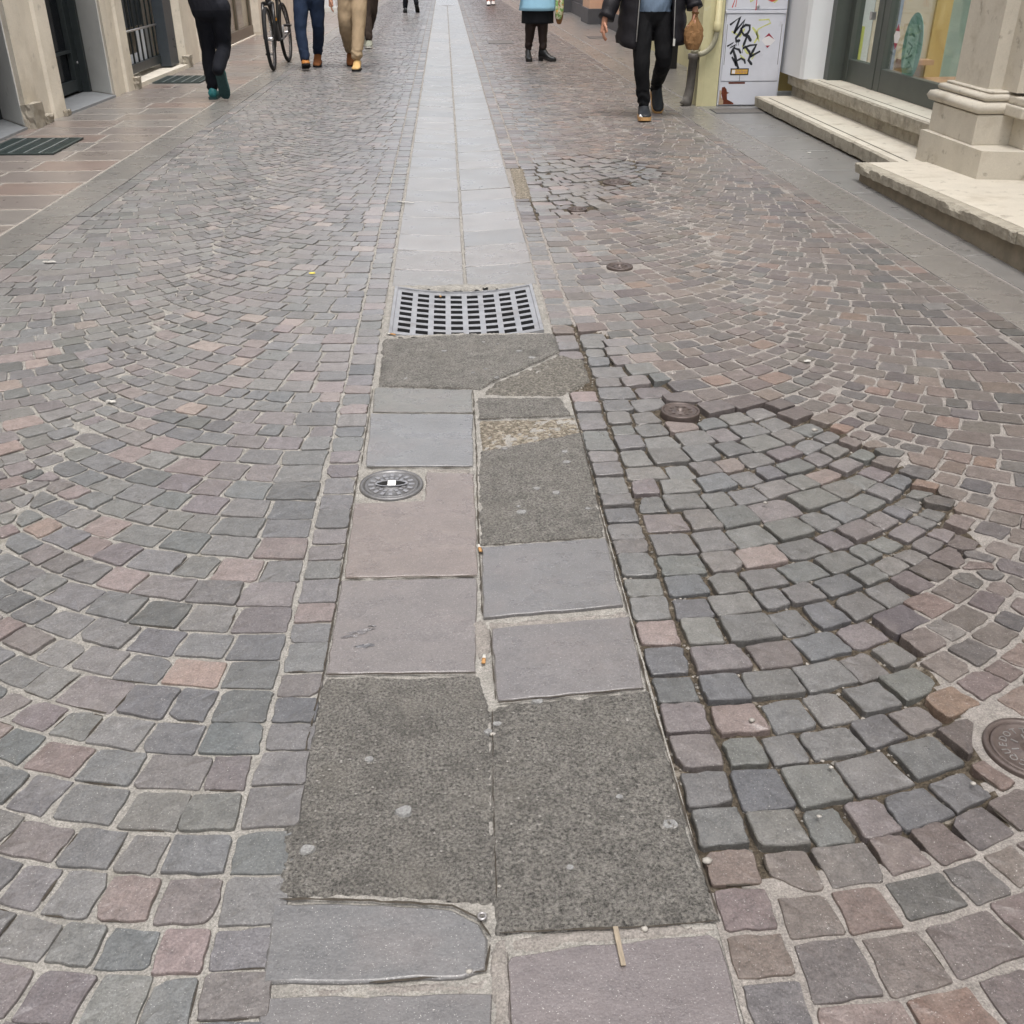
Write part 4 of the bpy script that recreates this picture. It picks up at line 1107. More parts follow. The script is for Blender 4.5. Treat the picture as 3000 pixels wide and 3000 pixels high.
st = Q('diamond_sticker', MB().add([(3.504, y, z) for y, z in dm] + [(3.5048, y, z) for y, z in dm], [(0, 1, 2, 3), (7, 6, 5, 4)] + [(k, (k + 1) % 4, 4 + (k + 1) % 4, 4 + k) for k in range(4)]), ['sticker_white'], dr_, O)
Q('red_corner', MB().add([(3.5034, 8.46, .80), (3.5034, 8.42, .745), (3.5034, 8.50, .745)], [(0, 1, 2)]), ['sticker_red'], st, O)
Q('red_corner', MB().add([(3.5034, 8.46, .61), (3.5034, 8.425, .66), (3.5034, 8.495, .66)], [(0, 2, 1)]), ['sticker_red'], st, O)
# shop floor, plus made-up boards tinted as reflections in the glass; roofless for skylight
Q('shop_floor', MB().box(3.55, 5.2, 6.9, 9.5, .27, .31), ['terracotta'], br, O)
for x0, x1, m_, y_ in ((3.60, 3.69, 'white_wall', 9.48), (3.69, 3.78, 'tan_board', 9.47), (3.86, 3.93, 'blue_board', 9.46), (3.93, 4.22, 'tan_board', 9.48), (4.22, 4.36, 'orange_board', 9.45), (4.36, 5.0, 'teal_board', 9.47)):
    Q('reflection_board', MB().box(x0, x1, y_, 9.5, .29, 2.4), [m_], br, O)
Q('display_shelf', MB().box(3.95, 4.22, 9.3, 9.47, .42, .46), ['terracotta'], br, O)
Q('lime_board', MB().box(3.575, 3.60, 9.40, 9.44, .45, .72), ['lime'], br, O)
Q('back_wall', MB().box(5.0, 5.2, 6.8, 9.6, .26, 2.6), ['tan_board'], br, O)  # cut low to let sky light into the room
Q('lintel_wall', MB().box(3.45, 3.62, 6.6, 9.55, 2.6, TOP), ['marble'], br, O)  # upper wall kept thin, no roof behind, so skylight reaches the boards
# classical pilaster base on the platform
def plan_ring(off, rec):
    """plan outline (street side) of the pilaster with one set-back, grown by off"""
    return [(4.2, 6.66 + off), (3.168 - off, 6.66 + off), (3.168 - off, 6.19 - off), (3.255 + rec - off * .2, 6.19 - off), (3.255 + rec - off * .2, 6.00 - off * 1.0), (3.42 - off * .2, 5.98 - off), (4.2, 5.98 - off)]
pil = Q('pilaster', MB().prism([(3.62, 6.64), (3.170, 6.64), (3.170, 6.20), (3.250, 6.195), (3.250, 6.02), (3.42, 6.0), (3.42, 5.6), (3.62, 5.6)][::-1], .58, TOP), ['marble'], br, O)
Q('plinth', MB().prism([(4.2, 6.70), (3.035, 6.70), (3.050, 5.885), (3.30, 5.83), (4.2, 5.70)][::-1], .105, .288), ['marble'], pil, O)
Q('plinth_top', MB().box(3.08, 4.2, 6.08, 6.69, .286, .455, .008), ['marble'], pil, O)
Q('plinth_top', MB().box(3.30, 4.2, 5.90, 6.08, .287, .452, .008), ['marble'], pil, O)
def torus_band(z, r, grow, name):
    mb = MB()
    path = [(4.2, 6.66 + grow), (3.17 - grow, 6.66 + grow), (3.17 - grow, 6.12 - grow * .3), (3.30 - grow * .3, 6.12 - grow * .3)]
    prof = [(-r * .3, -r), (.6 * r, -.8 * r), (r, 0), (.6 * r, .8 * r), (-r * .3, r)]
    n = len(path); v = []
    for i, (x, y) in enumerate(path):
        dx = (0, -1, -1, 0)[i]; dy = (1, 1, -1, -1)[i]
        for o_, h in prof: v.append((x + dx * o_, y + dy * o_, z + h))
    k = len(prof); f = [(i * k + j, i * k + j + 1, (i + 1) * k + j + 1, (i + 1) * k + j) for i in range(n - 1) for j in range(k - 1)]
    mb.add(v, f, True)
    mb.prism([(4.2, 6.66 + grow), (3.17 - grow, 6.66 + grow), (3.17 - grow, 6.12 - grow * .3), (3.30, 6.12 - grow * .3), (4.2, 6.12)][::-1], z - r * .98, z + r * .98)
    Q(name, mb, ['marble'], pil, O)
torus_band(.490, .034, .075, 'base_moulding'); torus_band(.545, .021, .045, 'base_moulding'); torus_band(.574, .008, .022, 'base_moulding')
mb = MB()
for z, r, g in ((.487, .030, .05), (.54, .022, .03)): mb.box(3.28 - g, 4.2, 5.93 - g, 6.1, z - r, z + r, .01)
Q('base_moulding', mb, ['marble'], pil, O)
Q('wall', MB().box(3.55, 3.62, -14, 5.6, .12, TOP), ['marble'], br, O)  # thinned so the sky can light the shop boards
Q('wall', MB().box(3.5, 4.2, 9.56, 10.2, .26, TOP), ['white_wall'], br, O)

# yellow building with its projecting pier
by = thing('yellow_building', 'yellow plastered building on the right with a stained projecting pier', 'building', (3.0, 12, 0))
OY = (3.0, 12, 0)
Q('pier', MB().prism([(2.345, 10.10), (2.40, 10.075), (2.535, 10.085), (2.545, 10.12), (2.545, 10.60), (2.345, 10.60)], 0, TOP), ['yellow'], by, OY)
Q('wall', MB().prism([(2.545, 10.40), (3.62, 10.40), (3.62, 17.0), (3.02, 17.0), (3.02, 10.62), (2.545, 10.60)], 0, TOP), ['yellow'], by, OY)
Q('corner_strip', MB().box(3.15, 3.42, 10.36, 10.399, .09, TOP), ['ochre'], by, OY)
Q('wall_foot', MB().box(3.12, 3.46, 10.33, 10.399, -.01, .10, .01), ['grey_plaster'], by, OY)
# peach building beyond
bp_ = thing('peach_building', 'peach plastered building with dark grey plinth far up the right side', 'building', (3.0, 23, 0))
OP = (3.0, 23, 0)
Q('wall', MB().box(3.08, 4, 17.0, 22.0, .28, TOP), ['peach'], bp_, OP); Q('plinth', MB().box(3.05, 4, 17.0, 22.0, 0, .28), ['grey_plinth'], bp_, OP)
Q('pilaster', MB().box(2.83, 3.4, 22.0, 23.1, .28, TOP), ['peach'], bp_, OP); Q('plinth', MB().box(2.80, 3.42, 21.97, 23.13, 0, .28, .01), ['grey_plinth'], bp_, OP)
sw2 = Q('shop_window', MB().box(3.06, 3.08, 23.1, 26.3, .38, TOP), ['tan_board'], bp_, OP)
mb = MB(); mb.box(2.94, 3.05, 23.13, 26.3, 0, .25); mb.box(2.97, 3.05, 23.13, 26.3, .25, .38); mb.box(2.98, 3.06, 24.6, 24.75, .38, 2.4); Q('window_frame', mb, ['grey_plinth'], sw2, OP)
Q('pilaster', MB().box(2.76, 3.4, 26.3, 70, .28, TOP), ['peach'], bp_, OP); Q('plinth', MB().box(2.73, 3.42, 26.3, 70, 0, .28), ['grey_plinth'], bp_, OP)

# ------------------------------------------------------------------ pipes, cabinet, black box
M['pipe_yellow'] = mat('painted_pipe', (.58, .52, .30), .5, .5, var=.1, vscale=20)
M['pipe_iron'] = mat('old_iron_pipe', (.115, .105, .095), .6, .45, metal=.25, var=.35, vscale=14, bump=.4, bscale=40, bdist=.004, stain=[((.28, .27, .25), 8, .6, .1, .6)])
M['conduit'] = mat('grey_conduit', (.30, .28, .20), .55, .4, var=.15, vscale=20)
def down_pipe(label, x, y, s=1.0, group='rain pipes'):
    t = thing('rain_pipe', label, 'rain pipe', (x, y, 0), group=group)
    MB().tube([(-.04, 0, 0, .058), (-.02, 0, .04, .050), (.0, 0, .16, .042), (.01, 0, .40, .042), (.01, 0, .405, .052), (.01, 0, .45, .054), (.01, 0, .455, .045)], 14).build('iron_shoe', 'pipe_iron', t)
    return t
t = down_pipe('dark iron rain pipe shoe at the foot of the yellow pier with curved hose', 2.285, 10.14)
MB().tube([(.015, 0, .45, .036), (.02, -.005, .50, .034)], 12).build('collar', 'conduit', t)
pts = []
for k in range(13):
    a = k / 12; ang = -math.pi / 2 + a * math.pi / 2
    pts.append((.03 + .155 * math.sin(a * math.pi / 2), -.10, .455 + .195 * (1 - math.cos(a * math.pi / 2)), .024))
MB().tube(pts, 10).build('curved_hose', 'conduit', t)
MB().tube([(.185, -.10, .645, .03), (.185, -.10, .66, .036), (.185, -.10, .72, .036), (.185, -.10, .73, .027), (.185, -.10, 3.6, .027)], 12).build('upright_pipe', 'pipe_yellow', t)
t2 = down_pipe('second iron rain pipe shoe with yellow pipe, behind the puffer coat walker', 2.92, 18.55)
MB().tube([(.01, 0, .45, .05), (.01, 0, 3.4, .05)], 10).build('upright_pipe', 'pipe_yellow', t2)
M['black_box'] = mat('black_box', (.012, .012, .013), .5, .4)
mb = MB(); mb.box(-.075, .075, -.10, .10, .0, .42, .01); mb.box(-.08, .08, -.105, .105, .42, .45, .005)
mb.build('waste_bin', 'black_box', loc=(2.775, 13.58, .002), label='plain black bin on the right pavement behind the puffer coat walker', cat='bin')

M['cab'] = mat('cabinet_grey', (.62, .63, .68), .5, .4, var=.05, vscale=8, stain=[((.36, .36, .37), 6, .62, .1, .5)])
M['cab_rust'] = mat('cabinet_rust', (.13, .035, .018), .8, .2, var=.4, vscale=30)
M['cab_bare'] = mat('bare_primer', (.42, .30, .20), .7, .3, var=.3, vscale=25, bump=.3, bscale=60)
M['spray_black'] = mat('black_spray_paint', (.02, .022, .028), .45, .5)
M['spray_lime'] = mat('faded_lime_spray', (.58, .60, .22), .6, .3, var=.25, vscale=40)
M['spray_red'] = mat('red_spray_paint', (.55, .06, .05), .5, .4, var=.2, vscale=40)
M['plate_orange'] = mat('orange_plate', (.62, .36, .05), .5, .4, var=.15, vscale=60)
cb = thing('utility_cabinet', 'tall grey metal utility cabinet covered in black graffiti beside the steps', 'cabinet', (2.83, 10.2, 0))
OC = (2.83, 10.2, 0)
FY = 10.095
Q('body', MB().box(2.545, 3.115, FY, 10.33, .004, 1.9, .004), ['cab'], cb, OC)
Q('lower_panel', MB().box(2.555, 3.10, FY - .012, FY, .012, .212, .003), ['cab'], cb, OC)
dl = Q('lower_door', MB().box(2.560, 3.092, FY - .016, FY, .220, .785, .003), ['cab'], cb, OC)
Q('ledge', MB().box(2.545, 3.105, FY - .022, FY, .790, .815, .003), ['cab'], cb, OC)
du = Q('upper_door', MB().box(2.555, 3.098, FY - .014, FY, .822, 1.85, .003), ['cab'], cb, OC)
mb = MB(); mb.lathe([(.016, 0), (.015, .008), (.01, .01), (0, .01)], seg=14); mb.v = [(2.835 + a, FY - .014 - z, .848 + b) for a, b, z in mb.v]; Q('lock', mb, ['bolt'], du, OC)
for x in (2.572, 3.078): Q('edge_slot', MB().box(x - .002, x + .002, FY - .0172, FY - .016, .36, .70), ['joint_line'], dl, OC)
gy = FY - .0162
mb = MB()
for s_, w_ in (([(2.60, .70), (2.682, .762), (2.642, .63)], .022), ([(2.642, .635), (2.728, .735), (2.690, .62), (2.660, .585), (2.668, .56), (2.695, .565)], .024), ([(2.700, .665), (2.74, .695), (2.778, .69), (2.782, .655), (2.765, .622), (2.735, .61), (2.712, .635), (2.703, .66)], .02),
               ([(2.735, .61), (2.775, .60), (2.800, .565)], .024), ([(2.762, .60), (2.742, .535), (2.735, .50), (2.80, .525), (2.858, .530), (2.835, .48), (2.81, .435), (2.80, .40), (2.832, .365)], .021), ([(2.755, .515), (2.80, .47), (2.815, .43), (2.895, .472)], .02),
               ([(2.592, .520), (2.642, .548), (2.615, .505), (2.665, .53), (2.65, .50), (2.625, .455)], .018), ([(2.66, .50), (2.70, .49), (2.718, .462)], .018), ([(2.645, .49), (2.672, .43), (2.69, .37), (2.71, .335)], .022), ([(2.645, .422), (2.675, .385), (2.69, .355)], .02), ([(2.69, .395), (2.73, .415), (2.762, .40), (2.77, .375)], .018)):
    ribbon(mb, s_, w_, 'y', gy)
for x, z0, z1 in ((2.672, .56, .52), (2.69, .555, .525), (2.735, .50, .46), (2.70, .34, .30), (2.732, .27, .222)): ribbon(mb, [(x, z0), (x, z1)], .004, 'y', gy)
Q('graffiti', mb, ['spray_black'], dl, OC)
mb = MB()
for s_, w_ in (([(2.62, .64), (2.70, .60), (2.73, .66)], .016), ([(2.86, .735), (2.95, .74), (2.97, .71), (2.90, .68), (2.86, .66), (2.85, .62), (2.88, .56)], .012), ([(2.81, .67), (2.84, .64), (2.87, .60), (2.84, .55)], .02), ([(2.73, .52), (2.78, .46), (2.86, .45), (2.83, .41)], .016), ([(2.72, .44), (2.76, .41)], .014)): ribbon(mb, s_, w_, 'y', gy + .0006)
Q('faded_graffiti', mb, ['spray_lime'], dl, OC)
for s_, w_ in (([(2.62, .905), (2.60, .84)], .008), ([(2.635, .90), (2.63, .845)], .006), ([(2.82, .91), (2.82, .815)], .008), ([(2.90, .92), (2.96, .90), (3.03, .925)], .03)):
    mb = MB(); ribbon(mb, s_, w_, 'y', FY - .0142); Q('red_graffiti', mb, ['spray_red'], du, OC)
for s_, w_ in (([(2.75, .92), (2.765, .885), (2.80, .91)], .012), ([(2.95, .90), (2.985, .88), (3.01, .90)], .012)):
    mb = MB(); ribbon(mb, s_, w_, 'y', FY - .0136); Q('lime_graffiti', mb, ['spray_lime'], du, OC)
dm = [(2.965, .628), (2.903, .566), (2.965, .502), (3.032, .566)]
sk = Q('diamond_sticker', MB().add([(x, gy - .001, z) for x, z in dm] + [(x, gy, z) for x, z in dm], [(0, 1, 2, 3)] + [(k, 4 + k, 4 + (k + 1) % 4, (k + 1) % 4) for k in range(4)]), ['sticker_white'], dl, OC)
Q('red_corner', MB().add([(2.965, gy - .0016, .628), (2.925, gy - .0016, .588), (2.968, gy - .0016, .604), (3.022, gy - .0016, .572)], [(0, 1, 2, 3)]), ['sticker_red'], sk, OC)
Q('red_corner', MB().add([(2.945, gy - .0016, .522), (2.965, gy - .0016, .502), (2.988, gy - .0016, .524)], [(0, 1, 2)]), ['sticker_red'], sk, OC)
pl = Q('warning_plate', MB().box(2.640, 2.812, gy - .002, gy, .272, .330), ['spray_black'], dl, OC)
Q('plate_face', MB().box(2.650, 2.802, gy - .0032, gy - .002, .282, .320), ['plate_orange'], pl, OC)
Q('plate_pictogram', MB().box(2.654, 2.684, gy - .0038, gy - .0032, .285, .317), ['sticker_white'], pl, OC)
mb = MB()
for k in range(7): mb.box(2.692 + k * .015, 2.700 + k * .015, gy - .0038, gy - .0032, .288 + (k % 2) * .004, .314 - (k % 3) * .003)
Q('plate_lettering', mb, ['terracotta'], pl, OC)
Q('rust_streak', MB().box(2.635, 2.79, FY - .0136, FY - .012, .196, .211), ['cab_rust'], cb, OC)
rv = [(2.575, .165), (2.60, .172), (2.62, .15), (2.628, .125), (2.652, .118), (2.628, .108), (2.635, .06), (2.70, .028), (2.70, .016), (2.60, .016), (2.59, .06), (2.575, .11)]
Q('rust_patch', MB().add([(x, FY - .0130, z) for x, z in rv], [tuple(range(len(rv)))[::-1]]), ['cab_rust'], cb, OC)
rv = [(2.557, .14), (2.573, .14), (2.576, .08), (2.60, .05), (2.60, .014), (2.557, .014)]
Q('bare_metal', MB().add([(x, FY - .0134, z) for x, z in rv], [tuple(range(len(rv)))[::-1]]), ['cab_bare'], cb, OC)
# ------------------------------------------------------------------ people
def cloth(name, c, var=.18, bump=.6, bs=14, rough_=.85): return mat(name, c, rough_, .2, var=var, vscale=9, bump=bump, bscale=bs, bdist=.02, stretch=(1, 1, .45), fine=.06, sscale=200)
M['navy'] = cloth('navy_trousers', (.014, .024, .050)); M['dark'] = cloth('dark_trousers', (.006, .007, .011)); M['black'] = cloth('black_trousers', (.005, .005, .006))
M['tan'] = cloth('tan_trousers', (.30, .225, .145)); M['brown_cloth'] = cloth('brown_cloth', (.035, .025, .02)); M['red_cloth'] = cloth('red_cloth', (.45, .05, .03))
M['sweater'] = cloth('blue_grey_sweater', (.14, .19, .26), bs=60, bump=.3); M['puffer'] = mat('black_puffer', (.009, .008, .011), .6, .3, bump=.5, bscale=25, bdist=.01, var=.2)
M['blue_coat'] = cloth('pale_blue_coat', (.28, .50, .66), var=.06, bump=.25); M['skirt'] = cloth('black_skirt', (.007, .008, .011)); M['tights'] = mat('sheer_tights', (.018, .010, .009), .6, .3, var=.2, vscale=12)
M['skin'] = mat('skin', (.40, .20, .13), .55, .4, var=.08, vscale=30); M['hair'] = mat('hair', (.03, .02, .014), .6, .4)
M['jacket_dark'] = cloth('dark_jacket', (.015, .016, .022)); M['jacket_grey'] = cloth('grey_jacket', (.10, .10, .11))
M['teal_shoe'] = mat('teal_shoe', (.012, .13, .14), .6, .4, var=.2, vscale=40); M['teal_sole'] = mat('dark_teal_sole', (.022, .055, .058), .7, .3, var=.25, vscale=50, bump=.5, bscale=90)
M['boot_tan'] = mat('tan_leather_boot', (.34, .135, .028), .6, .4, var=.2, vscale=30); M['boot_shaded'] = mat('shaded_rear_boot', (.24, .09, .03), .7, .3, var=.15, vscale=30); M['sole_black'] = mat('black_sole', (.015, .014, .014), .7, .3)
M['desert_boot'] = mat('sand_suede_boot', (.50, .33, .14), .75, .25, var=.12, vscale=30); M['sneaker_grey'] = mat('grey_green_sneaker', (.22, .23, .19), .6, .4, var=.2, vscale=50); M['sole_pale'] = mat('pale_sole', (.55, .54, .50), .6)
M['black_sneaker'] = mat('black_sneaker', (.012, .014, .018), .55, .4, var=.2, vscale=40); M['gum_sole'] = mat('gum_sole', (.52, .30, .12), .6, .4, var=.15, vscale=60); M['white_sneaker'] = mat('white_sneaker', (.72, .70, .68), .5)
M['black_boot'] = mat('black_ankle_boot', (.010, .012, .014), .5, .45)

def remesh(mb, voxel, iters=6, fac=.5):
    me = bpy.data.meshes.new('tmp'); me.from_pydata(mb.v, [], mb.f); me.update()
    o = bpy.data.objects.new('tmp', me); COL.objects.link(o)
    r = o.modifiers.new('r', 'REMESH'); r.mode = 'VOXEL'; r.voxel_size = voxel; r.use_smooth_shade = True
    s = o.modifiers.new('s', 'SMOOTH'); s.factor = fac; s.iterations = iters
    dg = bpy.context.evaluated_depsgraph_get(); out = bpy.data.meshes.new_from_object(o.evaluated_get(dg))
    bpy.data.objects.remove(o); bpy.data.meshes.remove(me)
    return out
def limb(mb, pts, sub=5, seg=14):
    """smooth tapered limb through (x,y,z,r[,r2]) joints with rounded ends"""
    P_ = [tuple(p) if len(p) > 4 else tuple(p) + (p[3],) for p in pts]; out = []
    n = len(P_)
    for i in range(n - 1):
        p0, p1, p2, p3 = P_[max(0, i - 1)], P_[i], P_[i + 1], P_[min(n - 1, i + 2)]
        for k in range(sub):
            t = k / sub
            out.append(tuple(.5 * ((2 * b) + (c - a) * t + (2 * a - 5 * b + 4 * c - d) * t * t + (3 * b - a - 3 * c + d) * t ** 3) for a, b, c, d in zip(p0, p1, p2, p3)))
    out.append(P_[-1])
    def cap(p, q):
        d = (Vector(p[:3]) - Vector(q[:3])); d = d.normalized() if d.length > 0 else Vector((0, 0, 1))
        res = []
        for s_ in (.5, .8, .95):
            c = Vector(p[:3]) + d * min(p[3], p[4]) * s_ * .8; k = math.sqrt(1 - s_ * s_); res.append((*c, p[3] * k, p[4] * k))
        return res
    mb.tube(cap(out[0], out[1])[::-1] + out + cap(out[-1], out[-2]), seg)

def shoe(parent, loc, rz, upper, sole, L=.275, W=.05, pitch=0.0, pivot=.12, roll=0, ankle=.10, heel=.0, sole_h=.024, toe=None):
    """shoe with its own sole; y is the toe direction; pitch lifts the heel (positive) or the toe (negative)"""
    k = L / .275
    st = [(-.078, .6, ankle * .55), (-.066, .82, ankle * .95), (-.035, .86, ankle * 1.03), (.0, .84, ankle * 1.0), (.035, .86, ankle * .82), (.075, .95, .062), (.12, 1.0, .052), (.16, .92, .042), (.185, .66, .034), (.197, .34, .028)]
    def make(sections, z0):
        mb = MB(); seg = 12; v = []; f = []
        for y, wd, h in sections:
            for q in range(seg):
                a = 2 * math.pi * q / seg
                x = W * wd * math.cos(a) * (1 - .18 * max(0, math.sin(a))); z = z0 + (h * (.5 + .5 * math.sin(a)) if math.sin(a) > -.5 else 0)
                v.append((x, y * k, z))
        n = len(sections)
        f = [(i * seg + q, (i + 1) * seg + q, (i + 1) * seg + (q + 1) % seg, i * seg + (q + 1) % seg) for i in range(n - 1) for q in range(seg)]
        f += [tuple(range(seg)), tuple((n - 1) * seg + q for q in range(seg - 1, -1, -1))]
        mb.add(v, f, True); return mb
    up = make(st, sole_h * .8)
    so = MB(); out = []
    for y, wd, h in st: out.append((W * wd * 1.04, y * k * 1.02))
    ol = [(-x, y) for x, y in out] + [(x, y) for x, y in out[::-1]]
    n = len(ol); zb = lambda y: (.012 * max(0, (y - .13) / .07) if y > .13 else 0)
    v = [(x * .96, y, zb(y)) for x, y in ol] + [(x, y, sole_h + zb(y) * .5) for x, y in ol]
    so.add(v, [tuple(range(n)), tuple(range(2 * n - 1, n - 1, -1))] + [(i, n + i, n + (i + 1) % n, (i + 1) % n) for i in range(n)])
    if heel:
        so.box(-W * .62, W * .62, -.075 * k, -.02 * k, -heel, .004, .003)
        for mbx in (up, so):
            mbx.v = [(x, y, z + (heel if y < -.005 else heel * max(0, 1 - (y + .005) / .11))) for x, y, z in mbx.v]
        so.v = [(x, y, max(0, z)) for x, y, z in so.v]
    Mx = Matrix.Translation((0, pivot, 0)) @ Matrix.Rotation(-pitch, 4, 'X') @ Matrix.Translation((0, -pivot, 0))
    Mz = Matrix.Translation(loc) @ Matrix.Rotation(rz, 4, 'Z') @ Matrix.Rotation(roll, 4, 'Y') @ Mx
    for mbx in (up, so): mbx.v = [tuple(Mz @ Vector(q)) for q in mbx.v]
    u = up.build('shoe', upper, parent); so.build('sole', sole, u)
    if toe:
        tp = make([(y, wd * 1.03, h * 1.04) for y, wd, h in st[-4:]], sole_h * .8); tp.v = [tuple(Mz @ Vector(q)) for q in tp.v]; tp.build('toe_cap', toe, u)
    return u

def hand(parent, wrist, dirv, side, curl=.35, s=1.0, grip=False):
    """palm with four fingers and a thumb; dirv: direction the hand points, side: +1/-1 where the thumb is"""
    mb = MB(); d = Vector(dirv).normalized(); fw = Vector((0, 1, 0)); fw = (fw - d * fw.dot(d)).normalized(); sd = d.cross(fw)
    W_ = Vector(wrist)
    def pt(a, b, c): return W_ + d * a * s + fw * b * s + sd * c * s
    limb(mb, [(*pt(-.03, 0, 0), .024 * s, .02 * s), (*pt(.03, 0, 0), .026 * s, .018 * s), (*pt(.075, 0, 0), .030 * s, .015 * s)], 3, 12)
    for i, (off, ln) in enumerate(((-.030, .062), (-.011, .075), (.010, .078), (.030, .068))):
        c = curl * (1 + .12 * i); g = 2.2 if grip else 1
        p0 = pt(.075, off, 0); p1 = pt(.075 + ln * .42, off, .010 * side * c * g); p2 = pt(.075 + ln * (.72 - .3 * c * g * .5), off, .034 * side * c * g); p3 = pt(.075 + ln * (.98 - .75 * c * g * .5), off, .060 * side * c * g)
        limb(mb, [(*p0, .0088 * s), (*p1, .0085 * s), (*p2, .0076 * s), (*p3, .0062 * s)], 3, 8)
    q = .5 if grip else 1
    limb(mb, [(*pt(.015, .022 * q, 0), .013 * s), (*pt(.045, .045 * q, .012 * side), .0105 * s), (*pt(.075, .052 * q, .022 * side), .0085 * s)], 3, 8)
    me = remesh(mb, .0042, 3); me.materials.clear(); me.materials.append(M['skin'])
    return link('hand', me, parent)

def figure(label, loc, rz, legs, mats, zfun, arms=(), voxel=.012, top=1.60, lean=(0, 0), hip=.86, hipr=(.165, .115), leg_r=(.092, .068, .058), group=None, head=True):
    t = thing('person', label, 'person', loc, rz, group)
    mb = MB()
    for (hx, hy, hz), (kx, ky, kz), (ax, ay, az) in legs:
        a, b, c = leg_r
        limb(mb, [(hx, hy, hz, a * 1.05), ((hx + kx) / 2, (hy + ky) / 2 + .01, (hz + kz) / 2, (a + b) / 2 * 1.06), (kx, ky, kz, b), ((kx + ax) / 2, (ky + ay) / 2 - .008, (kz + az) / 2, (b + c) / 2 * 1.03), (ax, ay, az, c)], 4, 16)
    k = top / 1.60; lx, ly = lean
    T = [(lx * .0, ly * .0, hip - .08, hipr[0] * .9, hipr[1] * .9), (lx * .1, ly * .1, hip + .04, *hipr), (lx * .4, ly * .4, 1.02 * k, .145, .10), (lx * .7, ly * .7, 1.18 * k, .17, .11), (lx * .9, ly * .9, 1.30 * k, .185, .10), (lx, ly, 1.36 * k, .09, .07)]
    limb(mb, T, 5, 20)
    limb(mb, [(lx, ly, 1.33 * k, .055), (lx, ly + .005, 1.42 * k, .05)], 3, 12)
    if head:
        limb(mb, [(lx, ly + .01, 1.44 * k, .055, .065), (lx, ly + .015, 1.50 * k, .074, .088), (lx, ly + .01, 1.57 * k, .07, .085)], 4, 16)
        mb.tube([(lx, ly + .09, 1.50 * k, .014), (lx, ly + .115, 1.485 * k, .012), (lx, ly + .09, 1.47 * k, .014)], 8)
        for s_ in (-1, 1): mb.tube([(lx + s_ * .072, ly, 1.52 * k, .01), (lx + s_ * .082, ly - .005, 1.50 * k, .016), (lx + s_ * .072, ly, 1.475 * k, .008)], 8)
    for sh, el, wr in arms:
        limb(mb, [(*sh, .062), ((sh[0] + el[0]) / 2, (sh[1] + el[1]) / 2, (sh[2] + el[2]) / 2, .058), (*el, .048), (*wr, .040)], 4, 14)
    me = remesh(mb, voxel)
    nrm = [v.normal.copy() for v in me.vertices]
    for v, q in zip(me.vertices, nrm):
        c = v.co; sd = loc[0] * 3
        if c.z < 1.36:
            f_ = .006 * mnoise.noise(Vector((c.x * 7 + sd, c.y * 7, c.z * 11))) + .0045 * mnoise.noise(Vector((c.x * 14, c.y * 14 + sd, c.z * 17 + c.x * 30)))
            f_ += (.0045 * math.sin(c.z * 80 + 7 * mnoise.noise(Vector((c.x * 12, c.y * 12, c.z * 5)))) if .1 < c.z < .24 else 0)
            v.co = c + q * f_
    for m_ in mats: me.materials.append(M[m_])
    mi = [zfun(p.center) for p in me.polygons]; me.polygons.foreach_set('material_index', mi)
    me.polygons.foreach_set('use_smooth', [True] * len(me.polygons))
    link('body', me, t)
    if head:
        h = MB(); limb(h, [(lx, ly - .018, 1.515 * k, .078, .085), (lx, ly - .012, 1.565 * k, .076, .088), (lx, ly - .01, 1.59 * k, .055, .065)], 4, 16)
        h.build('hair', 'hair', t)
    return t
def zones(waist, neck=1.37): return lambda c: 0 if c.z < waist else (1 if c.z < neck else 2)
PI = math.pi

# walker going away on the left
p = figure('person in black trousers and teal shoes walking away on the left', (-2.26, 10.78, 0), 0.0,
           [((-.075 + .05, 0, .84), (-.07 + .02, .10, .46), (-.065, .13, .11)), ((.075 + .06, .0, .84), (.105, .06, .47), (.075, -.19, .285))], ['dark', 'jacket_dark', 'skin'], zones(.80), voxel=.011, leg_r=(.094, .072, .056), hipr=(.16, .12), lean=(.04, .03),
           arms=[((-.13, .0, 1.30), (-.17, -.04, 1.12), (-.16, .10, .98)), ((.21, 0, 1.30), (.25, .05, 1.12), (.23, .10, .98))])
shoe(p, (-.065, .13, .0), .06, 'teal_shoe', 'teal_sole', ankle=.09)
shoe(p, (.075, -.235, .022), -.05, 'teal_shoe', 'teal_sole', pitch=rad(66), pivot=.19, ankle=.09, W=.052)
# man in navy pushing the bicycle
p = figure('person in navy trousers and tan boots walking beside the bicycle', (-1.64, 13.80, 0), PI,
           [((.10, 0, .82), (.125, .12, .45), (.095, .20, .13)), ((-.085, 0, .82), (-.07, -.04, .44), (-.01, -.29, .165))], ['navy', 'jacket_dark', 'skin'], zones(.80), voxel=.012, leg_r=(.095, .074, .060),
           arms=[((.20, 0, 1.30), (.32, .05, 1.08), (.38, .25, .98)), ((-.20, 0, 1.30), (-.27, 0, 1.05), (-.26, .06, .80))])
hand(p, (-.26, .07, .775), (0, .1, -1), -1)
shoe(p, (.095, .20, .012), .18, 'boot_tan', 'sole_black', pitch=rad(-12), pivot=-.06, ankle=.135, W=.054)
shoe(p, (-.005, -.30, .0), 0, 'boot_shaded', 'sole_black', pitch=rad(10), pivot=.15, ankle=.15, W=.054)  # rear boot painted darker, a shaded copy of the front one
